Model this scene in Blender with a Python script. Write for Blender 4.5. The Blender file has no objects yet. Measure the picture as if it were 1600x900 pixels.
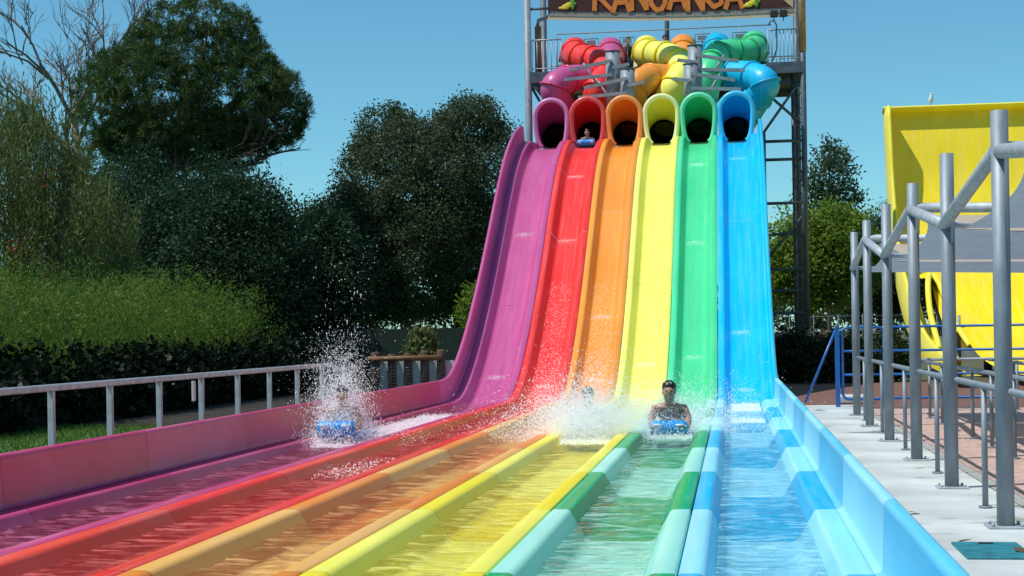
import bpy, math, random
import numpy as np
from mathutils import Vector, Matrix
R = math.radians
sc = bpy.context.scene
COL = sc.collection

# ---------------------------------------------------------------- camera, sky, sun, exposure
cam = bpy.data.cameras.new('camera'); co = bpy.data.objects.new('camera', cam); COL.objects.link(co)
cam.sensor_width = 36.0; cam.lens = 54.0; cam.shift_y = 73.6 / 1600; cam.clip_start = 0.1; cam.clip_end = 3000
co.location = (0, 0, 1.58)
co.rotation_euler = (Matrix.Rotation(math.atan(345 / 2400), 3, 'Z') @ Matrix.Rotation(R(90), 3, 'X') @ Matrix.Rotation(-0.0166, 3, 'Z')).to_euler()
sc.camera = co
SUN = Vector((-0.44, -0.22, 0.87)).normalized()
w = bpy.data.worlds.new('World'); sc.world = w; w.use_nodes = True
wn = w.node_tree.nodes; wl = w.node_tree.links
bg = wn['Background']; sky = wn.new('ShaderNodeTexSky'); sky.sky_type = 'NISHITA'; sky.sun_disc = False
sky.sun_elevation = math.asin(SUN.z); sky.sun_rotation = math.atan2(SUN.x, SUN.y)
sky.altitude = 400; sky.air_density = 1.0; sky.dust_density = 0.35; sky.ozone_density = 3.0
hs = wn.new('ShaderNodeMix'); hs.data_type = 'RGBA'; hs.blend_type = 'MULTIPLY'; hs.inputs[0].default_value = 1.0; hs.inputs[7].default_value = (.57, .99, 1.0, 1)  # the camera's cool white balance
wl.new(sky.outputs[0], hs.inputs[6]); wl.new(hs.outputs[2], bg.inputs['Color']); bg.inputs['Strength'].default_value = 0.126
sl = bpy.data.lights.new('sun', 'SUN'); sl.energy = 4.0; sl.angle = R(0.55); sl.color = (1.0, 0.985, 0.93)
so = bpy.data.objects.new('sun', sl); COL.objects.link(so); so.location = (-20, -10, 40)
so.rotation_euler = SUN.to_track_quat('Z', 'Y').to_euler()
vs = sc.view_settings; vs.view_transform = 'Standard'; vs.look = 'None'; vs.exposure = 0.0; vs.gamma = 1.0; vs.use_curve_mapping = False
sc.cycles.max_bounces = 8; sc.cycles.transparent_max_bounces = 16; sc.cycles.caustics_reflective = False; sc.cycles.caustics_refractive = False

# ---------------------------------------------------------------- helpers
def lin(c): return tuple(((v / 255) / 12.92 if v / 255 <= .04045 else ((v / 255 + .055) / 1.055) ** 2.4) for v in c)
def tag(o, label=None, cat=None, group=None, kind=None):
    if label: o['label'] = label
    if cat: o['category'] = cat
    if group: o['group'] = group
    if kind: o['kind'] = kind
    return o
def empty(name, loc=(0, 0, 0), rz=0):
    o = bpy.data.objects.new(name, None); COL.objects.link(o); o.location = loc; o.rotation_euler.z = rz; return o
def link(name, me, mat=None, parent=None, loc=None):
    if mat is not None and not me.materials: me.materials.append(mat)
    o = bpy.data.objects.new(name, me); COL.objects.link(o)
    if parent is not None: o.parent = parent
    if loc is not None: o.location = loc
    return o
class MB:
    def __init__(s): s.v = []; s.f = []; s.sm = []
    def add(s, vs, fs, smooth=False):
        b = len(s.v); s.v += [tuple(v) for v in vs]; s.f += [tuple(i + b for i in f) for f in fs]; s.sm += [smooth] * len(fs); return s
    def box(s, c, d, rz=0, rot=None, bev=0.0):
        hx, hy, hz = d[0] / 2, d[1] / 2, d[2] / 2
        m = rot if rot is not None else Matrix.Rotation(rz, 3, 'Z'); c = Vector(c)
        if bev <= 0:
            p = [(x, y, z) for z in (-hz, hz) for y in (-hy, hy) for x in (-hx, hx)]
            return s.add([m @ Vector(q) + c for q in p], [(0, 2, 3, 1), (4, 5, 7, 6), (0, 1, 5, 4), (2, 6, 7, 3), (0, 4, 6, 2), (1, 3, 7, 5)])
        b = bev; p = []
        for z, i in ((-hz, b), (-hz + b, 0), (hz - b, 0), (hz, b)):
            for x, y in ((-hx + i, -hy + b), (-hx + b, -hy + i), (hx - b, -hy + i), (hx - i, -hy + b), (hx - i, hy - b), (hx - b, hy - i), (-hx + b, hy - i), (-hx + i, hy - b)): p.append((x, y, z))
        f = [tuple(range(7, -1, -1)), tuple(range(24, 32))]
        for k in range(3):
            for j in range(8): f.append((k * 8 + j, k * 8 + (j + 1) % 8, k * 8 + 8 + (j + 1) % 8, k * 8 + 8 + j))
        return s.add([m @ Vector(q) + c for q in p], f)
    def tube(s, pts, r, n=10, cap=True, smooth=True):
        pts = [Vector(p) for p in pts]; N = len(pts)
        rs = list(r) if isinstance(r, (list, tuple)) else [r] * N
        tang = [(pts[min(i + 1, N - 1)] - pts[max(i - 1, 0)]).normalized() for i in range(N)]
        up = Vector((0, 0, 1)) if abs(tang[0].z) < .9 else Vector((1, 0, 0))
        a = tang[0].cross(up).normalized(); vs = []
        for i in range(N):
            a = (a - tang[i] * a.dot(tang[i])).normalized(); b = tang[i].cross(a)
            for k in range(n):
                t = 2 * math.pi * k / n; vs.append(pts[i] + (a * math.cos(t) + b * math.sin(t)) * rs[i])
        fs = [(i * n + k, i * n + (k + 1) % n, (i + 1) * n + (k + 1) % n, (i + 1) * n + k) for i in range(N - 1) for k in range(n)]
        s.add(vs, fs, smooth)
        if cap:
            b0 = len(s.v) - N * n; s.f += [tuple(b0 + k for k in range(n - 1, -1, -1)), tuple(b0 + (N - 1) * n + k for k in range(n))]; s.sm += [False, False]
        return s
    def grid(s, P, smooth=True, close=False):
        nr = len(P); nc = len(P[0]); vs = [p for row in P for p in row]
        fs = [(i * nc + j, i * nc + (j + 1) % nc, (i + 1) * nc + (j + 1) % nc, (i + 1) * nc + j) for i in range(nr - 1) for j in range(nc if close else nc - 1)]
        return s.add(vs, fs, smooth)
    def ball(s, c, r, n=10, m=7):
        c = Vector(c); r = r if isinstance(r, (tuple, list)) else (r, r, r); P = []
        for i in range(m + 1):
            t = math.pi * i / m
            P.append([c + Vector((r[0] * math.sin(t) * math.cos(2 * math.pi * k / n), r[1] * math.sin(t) * math.sin(2 * math.pi * k / n), r[2] * math.cos(t))) for k in range(n)])
        return s.grid(P, True, True)
    def mesh(s, name):
        me = bpy.data.meshes.new(name); me.from_pydata(s.v, [], s.f); me.polygons.foreach_set('use_smooth', s.sm); me.update(); return me
    def build(s, name, mat, parent=None, loc=None): return link(name, s.mesh(name), mat, parent, loc)
def catmull(P, k=6):
    P = [Vector(p) for p in P]; Q = [P[0] * 2 - P[1]] + P + [P[-1] * 2 - P[-2]]; o = []
    for i in range(1, len(Q) - 2):
        a, b, c, d = Q[i - 1:i + 3]
        for j in range(k):
            t = j / k; o.append(.5 * ((2 * b) + (c - a) * t + (2 * a - 5 * b + 4 * c - d) * t * t + (3 * b - a - 3 * c + d) * t ** 3))
    return o + [P[-1]]
# ---------------------------------------------------------------- materials
def mat(name, col, rough=.5, var=.12, scale=6, bump=0, bscale=40, metal=0, coat=0, alpha=None, detail=4, stretch=(1, 1, 1), col2=None, sss=0, spec=.5):
    m = bpy.data.materials.new(name); m.use_nodes = True; n = m.node_tree.nodes; l = m.node_tree.links
    p = n['Principled BSDF']; p.inputs['Roughness'].default_value = rough; p.inputs['Metallic'].default_value = metal
    p.inputs['Coat Weight'].default_value = coat; p.inputs['Coat Roughness'].default_value = .08; p.inputs['Specular IOR Level'].default_value = spec
    tc = n.new('ShaderNodeTexCoord'); mp = n.new('ShaderNodeMapping'); mp.inputs['Scale'].default_value = stretch; l.new(tc.outputs['Object'], mp.inputs[0])
    t = n.new('ShaderNodeTexNoise'); t.inputs['Scale'].default_value = scale; t.inputs['Detail'].default_value = detail; l.new(mp.outputs[0], t.inputs['Vector'])
    r = n.new('ShaderNodeValToRGB'); c = col
    c2 = col2 if col2 else tuple(min(1, v * (1 + var)) for v in c); c1 = c if col2 else tuple(v * (1 - var) for v in c)
    r.color_ramp.elements[0].color = (*c1, 1); r.color_ramp.elements[1].color = (*c2, 1); r.color_ramp.elements[0].position = .3; r.color_ramp.elements[1].position = .7
    l.new(t.outputs[0], r.inputs[0]); l.new(r.outputs[0], p.inputs['Base Color'])
    if bump:
        t2 = n.new('ShaderNodeTexNoise'); t2.inputs['Scale'].default_value = bscale; t2.inputs['Detail'].default_value = 5; l.new(mp.outputs[0], t2.inputs['Vector'])
        b = n.new('ShaderNodeBump'); b.inputs['Strength'].default_value = bump; b.inputs['Distance'].default_value = .02; l.new(t2.outputs[0], b.inputs['Height']); l.new(b.outputs[0], p.inputs['Normal'])
    return m
def fibre(name, rgb, k=1.0, rough=.3, coat=.12, spec=.4, wear=.16):
    c = tuple(v * k for v in lin(rgb)); m = mat(name, c, rough, .08, 1.3, .06, 3.0, coat=coat, detail=6, stretch=(1, .35, .35), spec=spec)
    n = m.node_tree.nodes; l = m.node_tree.links; p = n['Principled BSDF']; src = p.inputs['Base Color'].links[0].from_socket
    tc = n.new('ShaderNodeTexCoord'); mp = n.new('ShaderNodeMapping'); mp.inputs['Scale'].default_value = (5, .25, .25); l.new(tc.outputs['Object'], mp.inputs[0])
    t = n.new('ShaderNodeTexNoise'); t.inputs['Scale'].default_value = 2.2; t.inputs['Detail'].default_value = 8; t.inputs['Roughness'].default_value = .65; l.new(mp.outputs[0], t.inputs[0])
    r = n.new('ShaderNodeValToRGB'); r.color_ramp.elements[0].position = .45; r.color_ramp.elements[1].position = .75; r.color_ramp.elements[0].color = (0, 0, 0, 1); r.color_ramp.elements[1].color = (wear,) * 3 + (1,); l.new(t.outputs[0], r.inputs[0])
    mx = n.new('ShaderNodeMix'); mx.data_type = 'RGBA'; mx.inputs[7].default_value = (.8, .8, .78, 1); l.new(r.outputs[0], mx.inputs[0]); l.new(src, mx.inputs[6]); l.new(mx.outputs[2], p.inputs['Base Color'])
    rr = n.new('ShaderNodeMapRange'); rr.inputs[3].default_value = rough * .75; rr.inputs[4].default_value = min(1, rough * 1.7); l.new(t.outputs[0], rr.inputs[0]); l.new(rr.outputs[0], p.inputs['Roughness'])
    return m
def leafmat(name, c1, c2, trans=.3):
    m = bpy.data.materials.new(name); m.use_nodes = True; n = m.node_tree.nodes; l = m.node_tree.links; n.remove(n['Principled BSDF'])
    a = n.new('ShaderNodeAttribute'); a.attribute_name = 'tint'; r = n.new('ShaderNodeValToRGB'); r.color_ramp.elements[0].color = (*c1, 1); r.color_ramp.elements[1].color = (*c2, 1)
    l.new(a.outputs['Fac'], r.inputs[0]); d = n.new('ShaderNodeBsdfDiffuse'); t = n.new('ShaderNodeBsdfTranslucent'); g = n.new('ShaderNodeBsdfGlossy'); g.inputs['Roughness'].default_value = .45
    l.new(r.outputs[0], d.inputs[0]); l.new(r.outputs[0], t.inputs[0]); mx = n.new('ShaderNodeMixShader'); mx.inputs[0].default_value = trans; m2 = n.new('ShaderNodeMixShader'); m2.inputs[0].default_value = .012
    l.new(d.outputs[0], mx.inputs[1]); l.new(t.outputs[0], mx.inputs[2]); l.new(mx.outputs[0], m2.inputs[1]); l.new(g.outputs[0], m2.inputs[2]); l.new(m2.outputs[0], n['Material Output'].inputs[0]); return m
GALV = mat('galvanised', (.25, .285, .32), .55, .22, 9, .1, 60, metal=.3, stretch=(1, 1, .3))
GALVL = mat('galvanised_light', (.42, .45, .48), .55, .2, 9, metal=.2)
STEEL = mat('painted_steel', (.085, .105, .125), .5, .25, 5)
STEELL = mat('painted_steel_light', (.25, .28, .31), .5, .2, 5)
BLUEP = mat('blue_paint', (.012, .12, .40), .35, .15, 4)
CONC = mat('concrete', (.42, .44, .43), .85, .10, .9, .25, 60, detail=12, col2=(.67, .70, .68))
def wet(m, thr=.60):
    n = m.node_tree.nodes; l = m.node_tree.links; p = n['Principled BSDF']; src = p.inputs['Base Color'].links[0].from_socket
    g_ = n.new('ShaderNodeNewGeometry'); t = n.new('ShaderNodeTexNoise'); t.inputs['Scale'].default_value = 1.1; t.inputs['Detail'].default_value = 6; t.inputs['Distortion'].default_value = .8; l.new(g_.outputs['Position'], t.inputs[0])
    r = n.new('ShaderNodeValToRGB'); r.color_ramp.elements[0].position = thr; r.color_ramp.elements[1].position = thr + .05; l.new(t.outputs[0], r.inputs[0])
    mx = n.new('ShaderNodeMix'); mx.data_type = 'RGBA'; mx.blend_type = 'MULTIPLY'; mx.inputs[7].default_value = (.62, .63, .64, 1); l.new(r.outputs[0], mx.inputs[0]); l.new(src, mx.inputs[6]); l.new(mx.outputs[2], p.inputs['Base Color'])
    q = n.new('ShaderNodeMapRange'); q.inputs[3].default_value = .85; q.inputs[4].default_value = .22; l.new(r.outputs[0], q.inputs[0]); l.new(q.outputs[0], p.inputs['Roughness'])
wet(CONC)
CONCG = mat('grey_concrete', (.36, .35, .33), .9, .15, 3, .3, 60, detail=8)
PAVER = mat('pink_paver', (.50, .335, .285), .85, .2, 5, .3, 50, detail=8)
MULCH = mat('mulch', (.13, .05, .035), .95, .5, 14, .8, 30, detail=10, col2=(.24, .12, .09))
GRASS = mat('lawn', (.05, .115, .018), .9, .3, 9, .6, 60, col2=(.085, .17, .03), detail=8)
EARTH = mat('earth', (.075, .065, .03), .95, .35, .35, .5, 8, col2=(.12, .12, .05), detail=8)
BARK = mat('bark', (.075, .055, .04), .9, .35, 9, .7, 20, stretch=(1, 1, .25))
BARKL = mat('pale_bark', (.20, .16, .13), .9, .3, 9, .5, 20, stretch=(1, 1, .25))
WOOD = mat('log_wood', (.10, .05, .026), .85, .35, 7, .4, 20, stretch=(1, 1, .2))
WHITE = mat('white_panel', (.55, .56, .54), .6, .12, 4)
SKIN = mat('skin', (.42, .23, .15), .5, .1, 8)
SKIN2 = mat('skin_pale', (.48, .29, .21), .5, .1, 8)
HAIR = mat('hair', (.012, .009, .007), .4, .3, 30)
MATB = mat('mat_vinyl', (.005, .30, .74), .35, .15, 9, .15, 30)
MATW = mat('mat_white', (.75, .80, .82), .4, .1, 9)
DARK = mat('dark_void', (.02, .02, .02), .7, .2, 5)
CLOTHB = mat('blue_cloth', (.03, .07, .22), .8, .2, 20)
CLOTHR = mat('red_cloth', (.35, .03, .03), .8, .2, 20)
CLOTHD = mat('dark_cloth', (.025, .03, .04), .8, .2, 20)

# ---------------------------------------------------------------- setting
def sheet(name, x0, x1, y0, y1, z, m, label_kind='structure'):
    o = MB().add([(x0, y0, z), (x1, y0, z), (x1, y1, z), (x0, y1, z)], [(0, 1, 2, 3)]).build(name, m); o['kind'] = label_kind; return o
sheet('ground', -900, 900, -300, 1600, -.40, EARTH)
sheet('lawn', -60, -6.95, 2, 90, -.02, GRASS)
sheet('lawn_shade_sheet', -13.5, -7.9, 27.5, 49, -.012, mat('lawn_shade', (.030, .022, .014), .95, .4, 10, .6, 30))  # near-black sheet painting the tree shade onto this stretch of lawn
sheet('earth_bank', 1.12, 60, 32.2, 160, -.06, EARTH)
sheet('mulch_bed', 1.1, 16, 32.0, 47, -.03, MULCH)
# concrete deck: slabs cast side by side
deck = MB().box((6.0, 17.5, -.2), (9.78, 29, .36)).build('pool_deck', CONCG); deck['kind'] = 'structure'
y = 4.0; slabme = MB().box((0, 0, 0), (1.36, 3.585, .05), bev=.006).mesh('slab')
k = 0
while y < 31.5:
    link('slab', slabme, CONC, deck, (1.115 + .68, y + 1.8, .0 - .021)); y += 3.6
# grey gutter strip and pink pavers to the right of the posts
st = MB().box((2.56, 17.6, -.015), (.12, 28.6, .03)).build('gutter_strip', CONCG, deck)
pav = MB().box((6.5, 17.6, -.03), (7.7, 28.6, .02)).build('paved_path', CONCG); pav['kind'] = 'structure'
pm = MB().box((0, 0, 0), (.59, .59, .05), bev=.008).mesh('paver')
rng = random.Random(4)
for i in range(12):
    for j in range(24):
        yy = 9.5 + j * .9 + .45
        o = link('paver', pm, PAVER, pav, (2.64 + .3 + i * .6 - (0), yy, -.022 + rng.uniform(-.002, .002))); o.scale = (1, 1.51, 1)

# ---------------------------------------------------------------- the racing slide: six lanes
prof = [(2.5, .04), (34.4, .04), (35.6, .05), (36.7, .16), (37.8, .52), (39.0, 1.10), (40.3, 1.88), (41.9, 2.98), (43.6, 4.28), (45.2, 5.52), (46.6, 6.50), (48.0, 7.24), (49.4, 7.76), (50.4, 7.98), (51.5, 8.08)]
pc = catmull([(0, a, b) for a, b in prof[1:]], 10)
PP = [(a, .04) for a in np.linspace(2.5, 34.39, 60)] + [(p.y, max(p.z, .04)) for p in pc]
PP = np.array(PP); dS = np.r_[0, np.cumsum(np.hypot(*np.diff(PP, axis=0).T))]; LEN = dS[-1]
def prof_at(s):
    return np.interp(s, dS, PP[:, 0]), np.interp(s, dS, PP[:, 1])
def frame(s):
    a = prof_at(max(s - .25, 0)); b = prof_at(min(s + .25, LEN)); t = Vector((0, b[0] - a[0], b[1] - a[1])).normalized(); p = prof_at(s)
    return Vector((0, p[0], p[1])), Vector((0, -t.z, t.y))
S0 = 9.85 - 2.5   # arc position of the first seam
seams = [0, S0 - 3.6] + [S0 + 3.6 * k for k in range(0, 8)]
seams0 = seams
JOINTS = dict(purple=(38.4, 41.4, 44.2, 47.3), red=(37.9, 40.6, 43.9, 46.9), orange=(38.2, 40.9, 45.0, 48.2), yellow=(38.9, 42.1, 46.2), green=(39.2, 43.7, 47.5), blue=(37.6, 40.2, 44.5, 47.9))
def arc(cx, cz, r, a0, a1, n): return [(cx + r * math.cos(R(a0 + (a1 - a0) * i / n)), cz + r * math.sin(R(a0 + (a1 - a0) * i / n))) for i in range(n + 1)]
def channel(W, fl, fr):
    # x from the channel's left lip; W = lip to lip; fl / fr = flange widths
    c = [(-fl + .004, -.10), (-fl + .004, -.012), (-fl + .016, 0)]
    c += arc(-.06, -.06, .06, 90, 14, 5)
    c += arc(.185, -.185, .095, 192, 270, 4)
    c += arc(W - .185, -.185, .095, 270, 348, 4)
    c += arc(W + .06, -.06, .06, 166, 90, 5)
    c += [(W + fr - .016, 0), (W + fr - .004, -.012), (W + fr - .004, -.10)]
    return c
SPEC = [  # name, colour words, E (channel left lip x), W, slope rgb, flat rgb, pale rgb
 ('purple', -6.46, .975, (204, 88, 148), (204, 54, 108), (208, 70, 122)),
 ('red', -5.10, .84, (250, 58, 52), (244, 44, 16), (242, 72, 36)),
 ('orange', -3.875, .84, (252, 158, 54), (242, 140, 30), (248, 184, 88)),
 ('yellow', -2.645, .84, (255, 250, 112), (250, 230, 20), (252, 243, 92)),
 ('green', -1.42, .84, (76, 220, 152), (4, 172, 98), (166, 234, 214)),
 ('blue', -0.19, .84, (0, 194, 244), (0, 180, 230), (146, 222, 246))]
LANES = {}; FM = {}
def sweep(cs, s0, s1, E, lip=True):
    n = max(3, int((s1 - s0) / .28)) if s1 > 30 else 8
    P = []
    for i in range(n + 1):
        s = s0 + .004 + (s1 - s0 - .008) * i / n
        if s > 31:  # refine: joint dip near both ends
            pass
        o, nn = frame(s); row = []
        for x, z in cs: row.append(o + nn * z + Vector((E + x, 0, 0)))
        P.append(row)
    if s1 > 31:  # raised, rounded joint collars across the channel where two sections meet
        for end, sg in ((s0, 1), (s1, -1)):
            Q = []
            for d, h in ((.0, -.003), (.03, .002), (.07, .005), (.12, .003), (.2, 0)):
                o, nn = frame(end + sg * (d + .004)); Q.append([o + nn * (z + h * (1 if z < -.06 else .25)) + Vector((E + x, 0, 0)) for x, z in cs])
            if sg == 1: P = Q + [r for r in P if r[0].y > Q[-1][0].y + .02]
            else: P = [r for r in P if r[0].y < Q[-1][0].y - .02] + Q[::-1]
    return P
for li, (nm, E, W, c_s, c_f, c_p) in enumerate(SPEC):
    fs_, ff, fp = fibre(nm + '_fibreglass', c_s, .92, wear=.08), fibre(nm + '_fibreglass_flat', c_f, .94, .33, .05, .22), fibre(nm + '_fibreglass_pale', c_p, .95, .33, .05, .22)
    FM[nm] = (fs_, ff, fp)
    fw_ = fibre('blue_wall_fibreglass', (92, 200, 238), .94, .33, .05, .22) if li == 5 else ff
    L = empty('slide_lane', (0, 0, 0)); LANES[nm] = L
    seams = seams0 + [float(np.interp(v, PP[:, 0], dS)) for v in JOINTS[nm]] + [LEN]
    fl = .185 if li else .25; fr = .195 if li < 5 else .235
    cs = channel(W, fl, fr)
    for k in range(len(seams) - 1):
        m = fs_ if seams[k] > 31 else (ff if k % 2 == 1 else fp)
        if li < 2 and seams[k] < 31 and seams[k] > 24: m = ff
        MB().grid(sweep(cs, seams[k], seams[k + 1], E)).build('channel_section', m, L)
        if li == 0:
            wc = [(-.39, -.40), (-.405, .44)] + arc(-.35, .455, .055, 190, -10, 6) + [(-.272, .05), (-.262, .012), (-.225, .004)]
            MB().grid(sweep(wc, seams[k], min(seams[k + 1], LEN - .9), E)).build('side_wall', m, L)
        if li == 5:
            wc = [(W + fr - .03, .004), (W + fr + .006, .010), (W + fr + .022, .04), (W + fr + .035, .42)] + arc(W + fr + .085, .425, .052, 180, 0, 6) + [(W + fr + .155, -.40)]
            MB().grid(sweep(wc, seams[k], min(seams[k + 1], LEN - .9), E)).build('side_wall', fw_ if m is ff else m, L)
tag(LANES['purple'], 'purple lane with the tall outer wall, leftmost of the six slide lanes', 'water slide')
tag(LANES['red'], 'glossy red slide lane between the purple and the orange lane', 'water slide')
tag(LANES['orange'], 'orange slide lane between the red and the yellow lane', 'water slide')
tag(LANES['yellow'], 'bright yellow slide lane between the orange and the green lane', 'water slide')
tag(LANES['green'], 'green slide lane with pale mint run-out panels beside the blue lane', 'water slide')
tag(LANES['blue'], 'blue slide lane along the white concrete deck, rightmost of the six', 'water slide')
for o in LANES.values(): o['group'] = 'six racing slide lanes'

# hoods, tubes and starting domes
TUBES = dict(
 red=[(-5.75, 58, 12.35), (-5.65, 57.2, 12.0), (-5.22, 56.6, 11.74), (-4.63, 56, 11.47), (-4.39, 55.3, 10.88), (-4.59, 54.5, 10.25), (-4.72, 53.6, 9.5)],
 purple=[(-4.41, 58, 12.3), (-4.34, 57.2, 11.85), (-4.39, 56.5, 11.22), (-4.92, 55.8, 10.89), (-5.66, 55.0, 10.74), (-6.14, 54.3, 10.35), (-6.0, 53.4, 9.6)],
 yellow=[(-3.04, 58, 12.3), (-2.96, 57.2, 11.95), (-2.51, 56.6, 11.77), (-1.97, 56, 11.5), (-1.64, 55.4, 10.92), (-1.87, 54.6, 10.28), (-2.2, 53.6, 9.5)],
 orange=[(-1.67, 58, 12.3), (-1.66, 57.2, 11.79), (-1.67, 56.4, 11.14), (-2.02, 55.7, 10.76), (-2.68, 55, 10.67), (-3.2, 54.2, 10.3), (-3.42, 53.3, 9.6)],
 blue=[(-.41, 58, 12.3), (-.44, 57.2, 11.81), (-.46, 56.4, 11.13), (-.07, 55.7, 10.82), (.71, 55, 10.62), (1.27, 54.3, 10.2), (.95, 53.5, 9.5)],
 green=[(.96, 58, 12.3), (.92, 57.2, 11.92), (.51, 56.6, 11.69), (-.18, 56.1, 11.63), (-.59, 55.5, 11.22), (-.72, 54.8, 10.6), (-.9, 53.8, 9.7)])
PALEH = dict(purple=(226, 140, 190), red=(250, 90, 90), orange=(252, 160, 80), yellow=(255, 252, 180), green=(120, 232, 180), blue=(70, 205, 248))
for li, (nm, E, W, c_s, c_f, c_p) in enumerate(SPEC):
    L = LANES[nm]; fm = FM[nm][0]; cx = E + .42 if li else E + .56
    P = []; nt = 9; na = 28
    def outline(t, k, grow=0):
        # t 0 = arched mouth, t 1 = round tube
        a = math.pi * 2 * k / na
        ex, ez = .545 + grow, .56 + grow; sa, ca = math.sin(a), math.cos(a)
        if sa >= 0: mx, mz = math.copysign(abs(ca), ca) * ex, sa * ez
        else: mx, mz = math.copysign(abs(ca) ** .30, ca) * ex * (1 + .08 * sa), -(-sa) ** .8 * 1.02
        q = t * t * (3 - 2 * t)
        x = mx * (1 - q) + math.cos(a) * .49 * q; z = (8.86 + mz) * (1 - q) + (8.36 + math.sin(a) * .49) * q
        return Vector((cx + x, 51.15 + t * 1.5 - (z - 8.4) * .10 * (1 - q), z))
    for i in range(nt + 1): P.append([outline(i / nt, k) for k in range(na)])
    hood = MB().grid(P, True, True); hd = hood.build('mouth_hood', fm, L)
    # rolled lip along the arch of the mouth
    pts = [outline(0, k) for k in range(-6, na // 2 + 7)]
    pm_ = fibre(nm + '_lip', PALEH[nm] if nm != 'red' else (240, 80, 84), .92)
    MB().tube(pts, .085, 10).build('mouth_lip', pm_, hd)
    tl = TUBES[nm][-1]; path = catmull(TUBES[nm][:-1] + [(tl[0], 54.9, 9.75), (cx + (tl[0] - cx) * .4, 55.1, 9.1), (cx, 54.6, 8.62), (cx, 53.6, 8.42), (cx, 52.6, 8.36)], 7)
    MB().tube(path, [.50] * (len(path) - 4) + [.50, .498, .495, .492], 20, cap=False).build('tube', fm, L)
    MB().tube(path[-20:], .482, 20, cap=False).build('tube_shade', DARK, L)  # added black inner sleeve, stands in for the shade deep inside the tube
    for q in range(5, len(path) - 6, 6):
        t = (path[q + 1] - path[q - 1]).normalized()
        MB().tube([path[q] - t * .05, path[q] - t * .03, path[q] + t * .03, path[q] + t * .05], [.505, .56, .56, .505], 20, cap=False).build('joint_ring', FM[nm][1], L)
    s = TUBES[nm][0]
    D = MB(); G = []
    for i in range(9):
        u = i / 8; rr = math.cos(u * math.pi / 2) ** .6
        G.append([Vector((s[0] + .50 * rr * math.cos(2 * math.pi * k / 18), s[1] - .1 + .46 * rr * math.sin(2 * math.pi * k / 18), s[2] - .75 + u * 1.22)) for k in range(18)])
    D.grid(G, True, True).build('starting_dome', pm_, L)
    MB().tube([(s[0] + .52 * math.cos(math.pi * k / 10), s[1] - .62, s[2] - .55 + .72 * math.sin(math.pi * k / 10)) for k in range(11)], .045, 6).build('dome_rim', FM[nm][1], L)

# ---------------------------------------------------------------- water in the lanes
def water_mat(name, tint, milk_and_reflection):
    m = bpy.data.materials.new(name); m.use_nodes = True; n = m.node_tree.nodes; l = m.node_tree.links; n.remove(n['Principled BSDF'])
    tr = n.new('ShaderNodeBsdfTransparent'); tr.inputs[0].default_value = (*tint, 1); gl = n.new('ShaderNodeBsdfGlossy'); gl.inputs['Roughness'].default_value = .06
    fr = n.new('ShaderNodeFresnel'); fr.inputs['IOR'].default_value = 1.18
    tc = n.new('ShaderNodeTexCoord'); mp = n.new('ShaderNodeMapping'); mp.inputs['Scale'].default_value = (1.6, 3.2, 1); l.new(tc.outputs['Object'], mp.inputs[0])
    nz = n.new('ShaderNodeTexNoise'); nz.inputs['Scale'].default_value = 3.2; nz.inputs['Detail'].default_value = 5; nz.inputs['Roughness'].default_value = .6; nz.inputs['Distortion'].default_value = .5; l.new(mp.outputs[0], nz.inputs[0])
    b = n.new('ShaderNodeBump'); b.inputs['Strength'].default_value = .8; b.inputs['Distance'].default_value = .10; l.new(nz.outputs[0], b.inputs['Height'])
    l.new(b.outputs[0], gl.inputs['Normal']); l.new(b.outputs[0], fr.inputs['Normal'])
    mx = n.new('ShaderNodeMixShader'); l.new(fr.outputs[0], mx.inputs[0]); l.new(tr.outputs[0], mx.inputs[1]); l.new(gl.outputs[0], mx.inputs[2])
    # thin milky froth; its cross streaks also paint in pale sky reflections
    n2 = n.new('ShaderNodeTexNoise'); n2.inputs['Scale'].default_value = 2.4; n2.inputs['Detail'].default_value = 7; n2.inputs['Roughness'].default_value = .62; n2.inputs['Distortion'].default_value = 1.0; mp2 = n.new('ShaderNodeMapping'); mp2.inputs['Scale'].default_value = (1.1, 3.4, 1); l.new(tc.outputs['Object'], mp2.inputs[0]); l.new(mp2.outputs[0], n2.inputs[0])
    r = n.new('ShaderNodeValToRGB'); r.color_ramp.elements[0].position = .55; r.color_ramp.elements[1].position = .80; r.color_ramp.elements[0].color = (0, 0, 0, 1); r.color_ramp.elements[1].color = (.42, .42, .42, 1); l.new(n2.outputs[0], r.inputs[0])
    d = n.new('ShaderNodeBsdfDiffuse'); d.inputs[0].default_value = (*milk_and_reflection, 1)
    r.color_ramp.elements[0].color = (.03, .03, .03, 1); r.color_ramp.elements[0].position = .49; r.color_ramp.elements[1].position = .65; r.color_ramp.elements[1].color = (.52, .52, .52, 1); m3 = n.new('ShaderNodeMixShader'); l.new(r.outputs[0], m3.inputs[0]); l.new(mx.outputs[0], m3.inputs[1]); l.new(d.outputs[0], m3.inputs[2])
    l.new(m3.outputs[0], n['Material Output'].inputs[0]); return m
WMAT = {q[0]: water_mat(q[0] + '_lane_water', (.95, .97, .975), tuple(.80 * v + .17 for v in lin(q[5]))) for q in SPEC}  # shell's reflected colour mixed into the white of the aerated water
from mathutils import noise
for li, (nm, E, W, *_c) in enumerate(SPEC):
    ys = list(np.geomspace(2.6, 36.4, 330)); P = []
    for yy in ys:
        row = []
        for i in range(13):
            xx = E + .045 + (W - .09) * i / 12
            h = .020 * noise.noise((xx * 2.1, yy * 3.3, li * 7.3)) + .010 * noise.noise((xx * 6, yy * 8.5, li * 3.1)) + .006 * noise.noise((xx * 13, yy * 15, li))
            z = -.075 + h
            if yy > 35: z += (yy - 35) ** 2 * .02
            row.append((xx, yy, z))
        P.append(row)
    o = MB().grid(P).build('water', WMAT[nm]); o['kind'] = 'structure'

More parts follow.
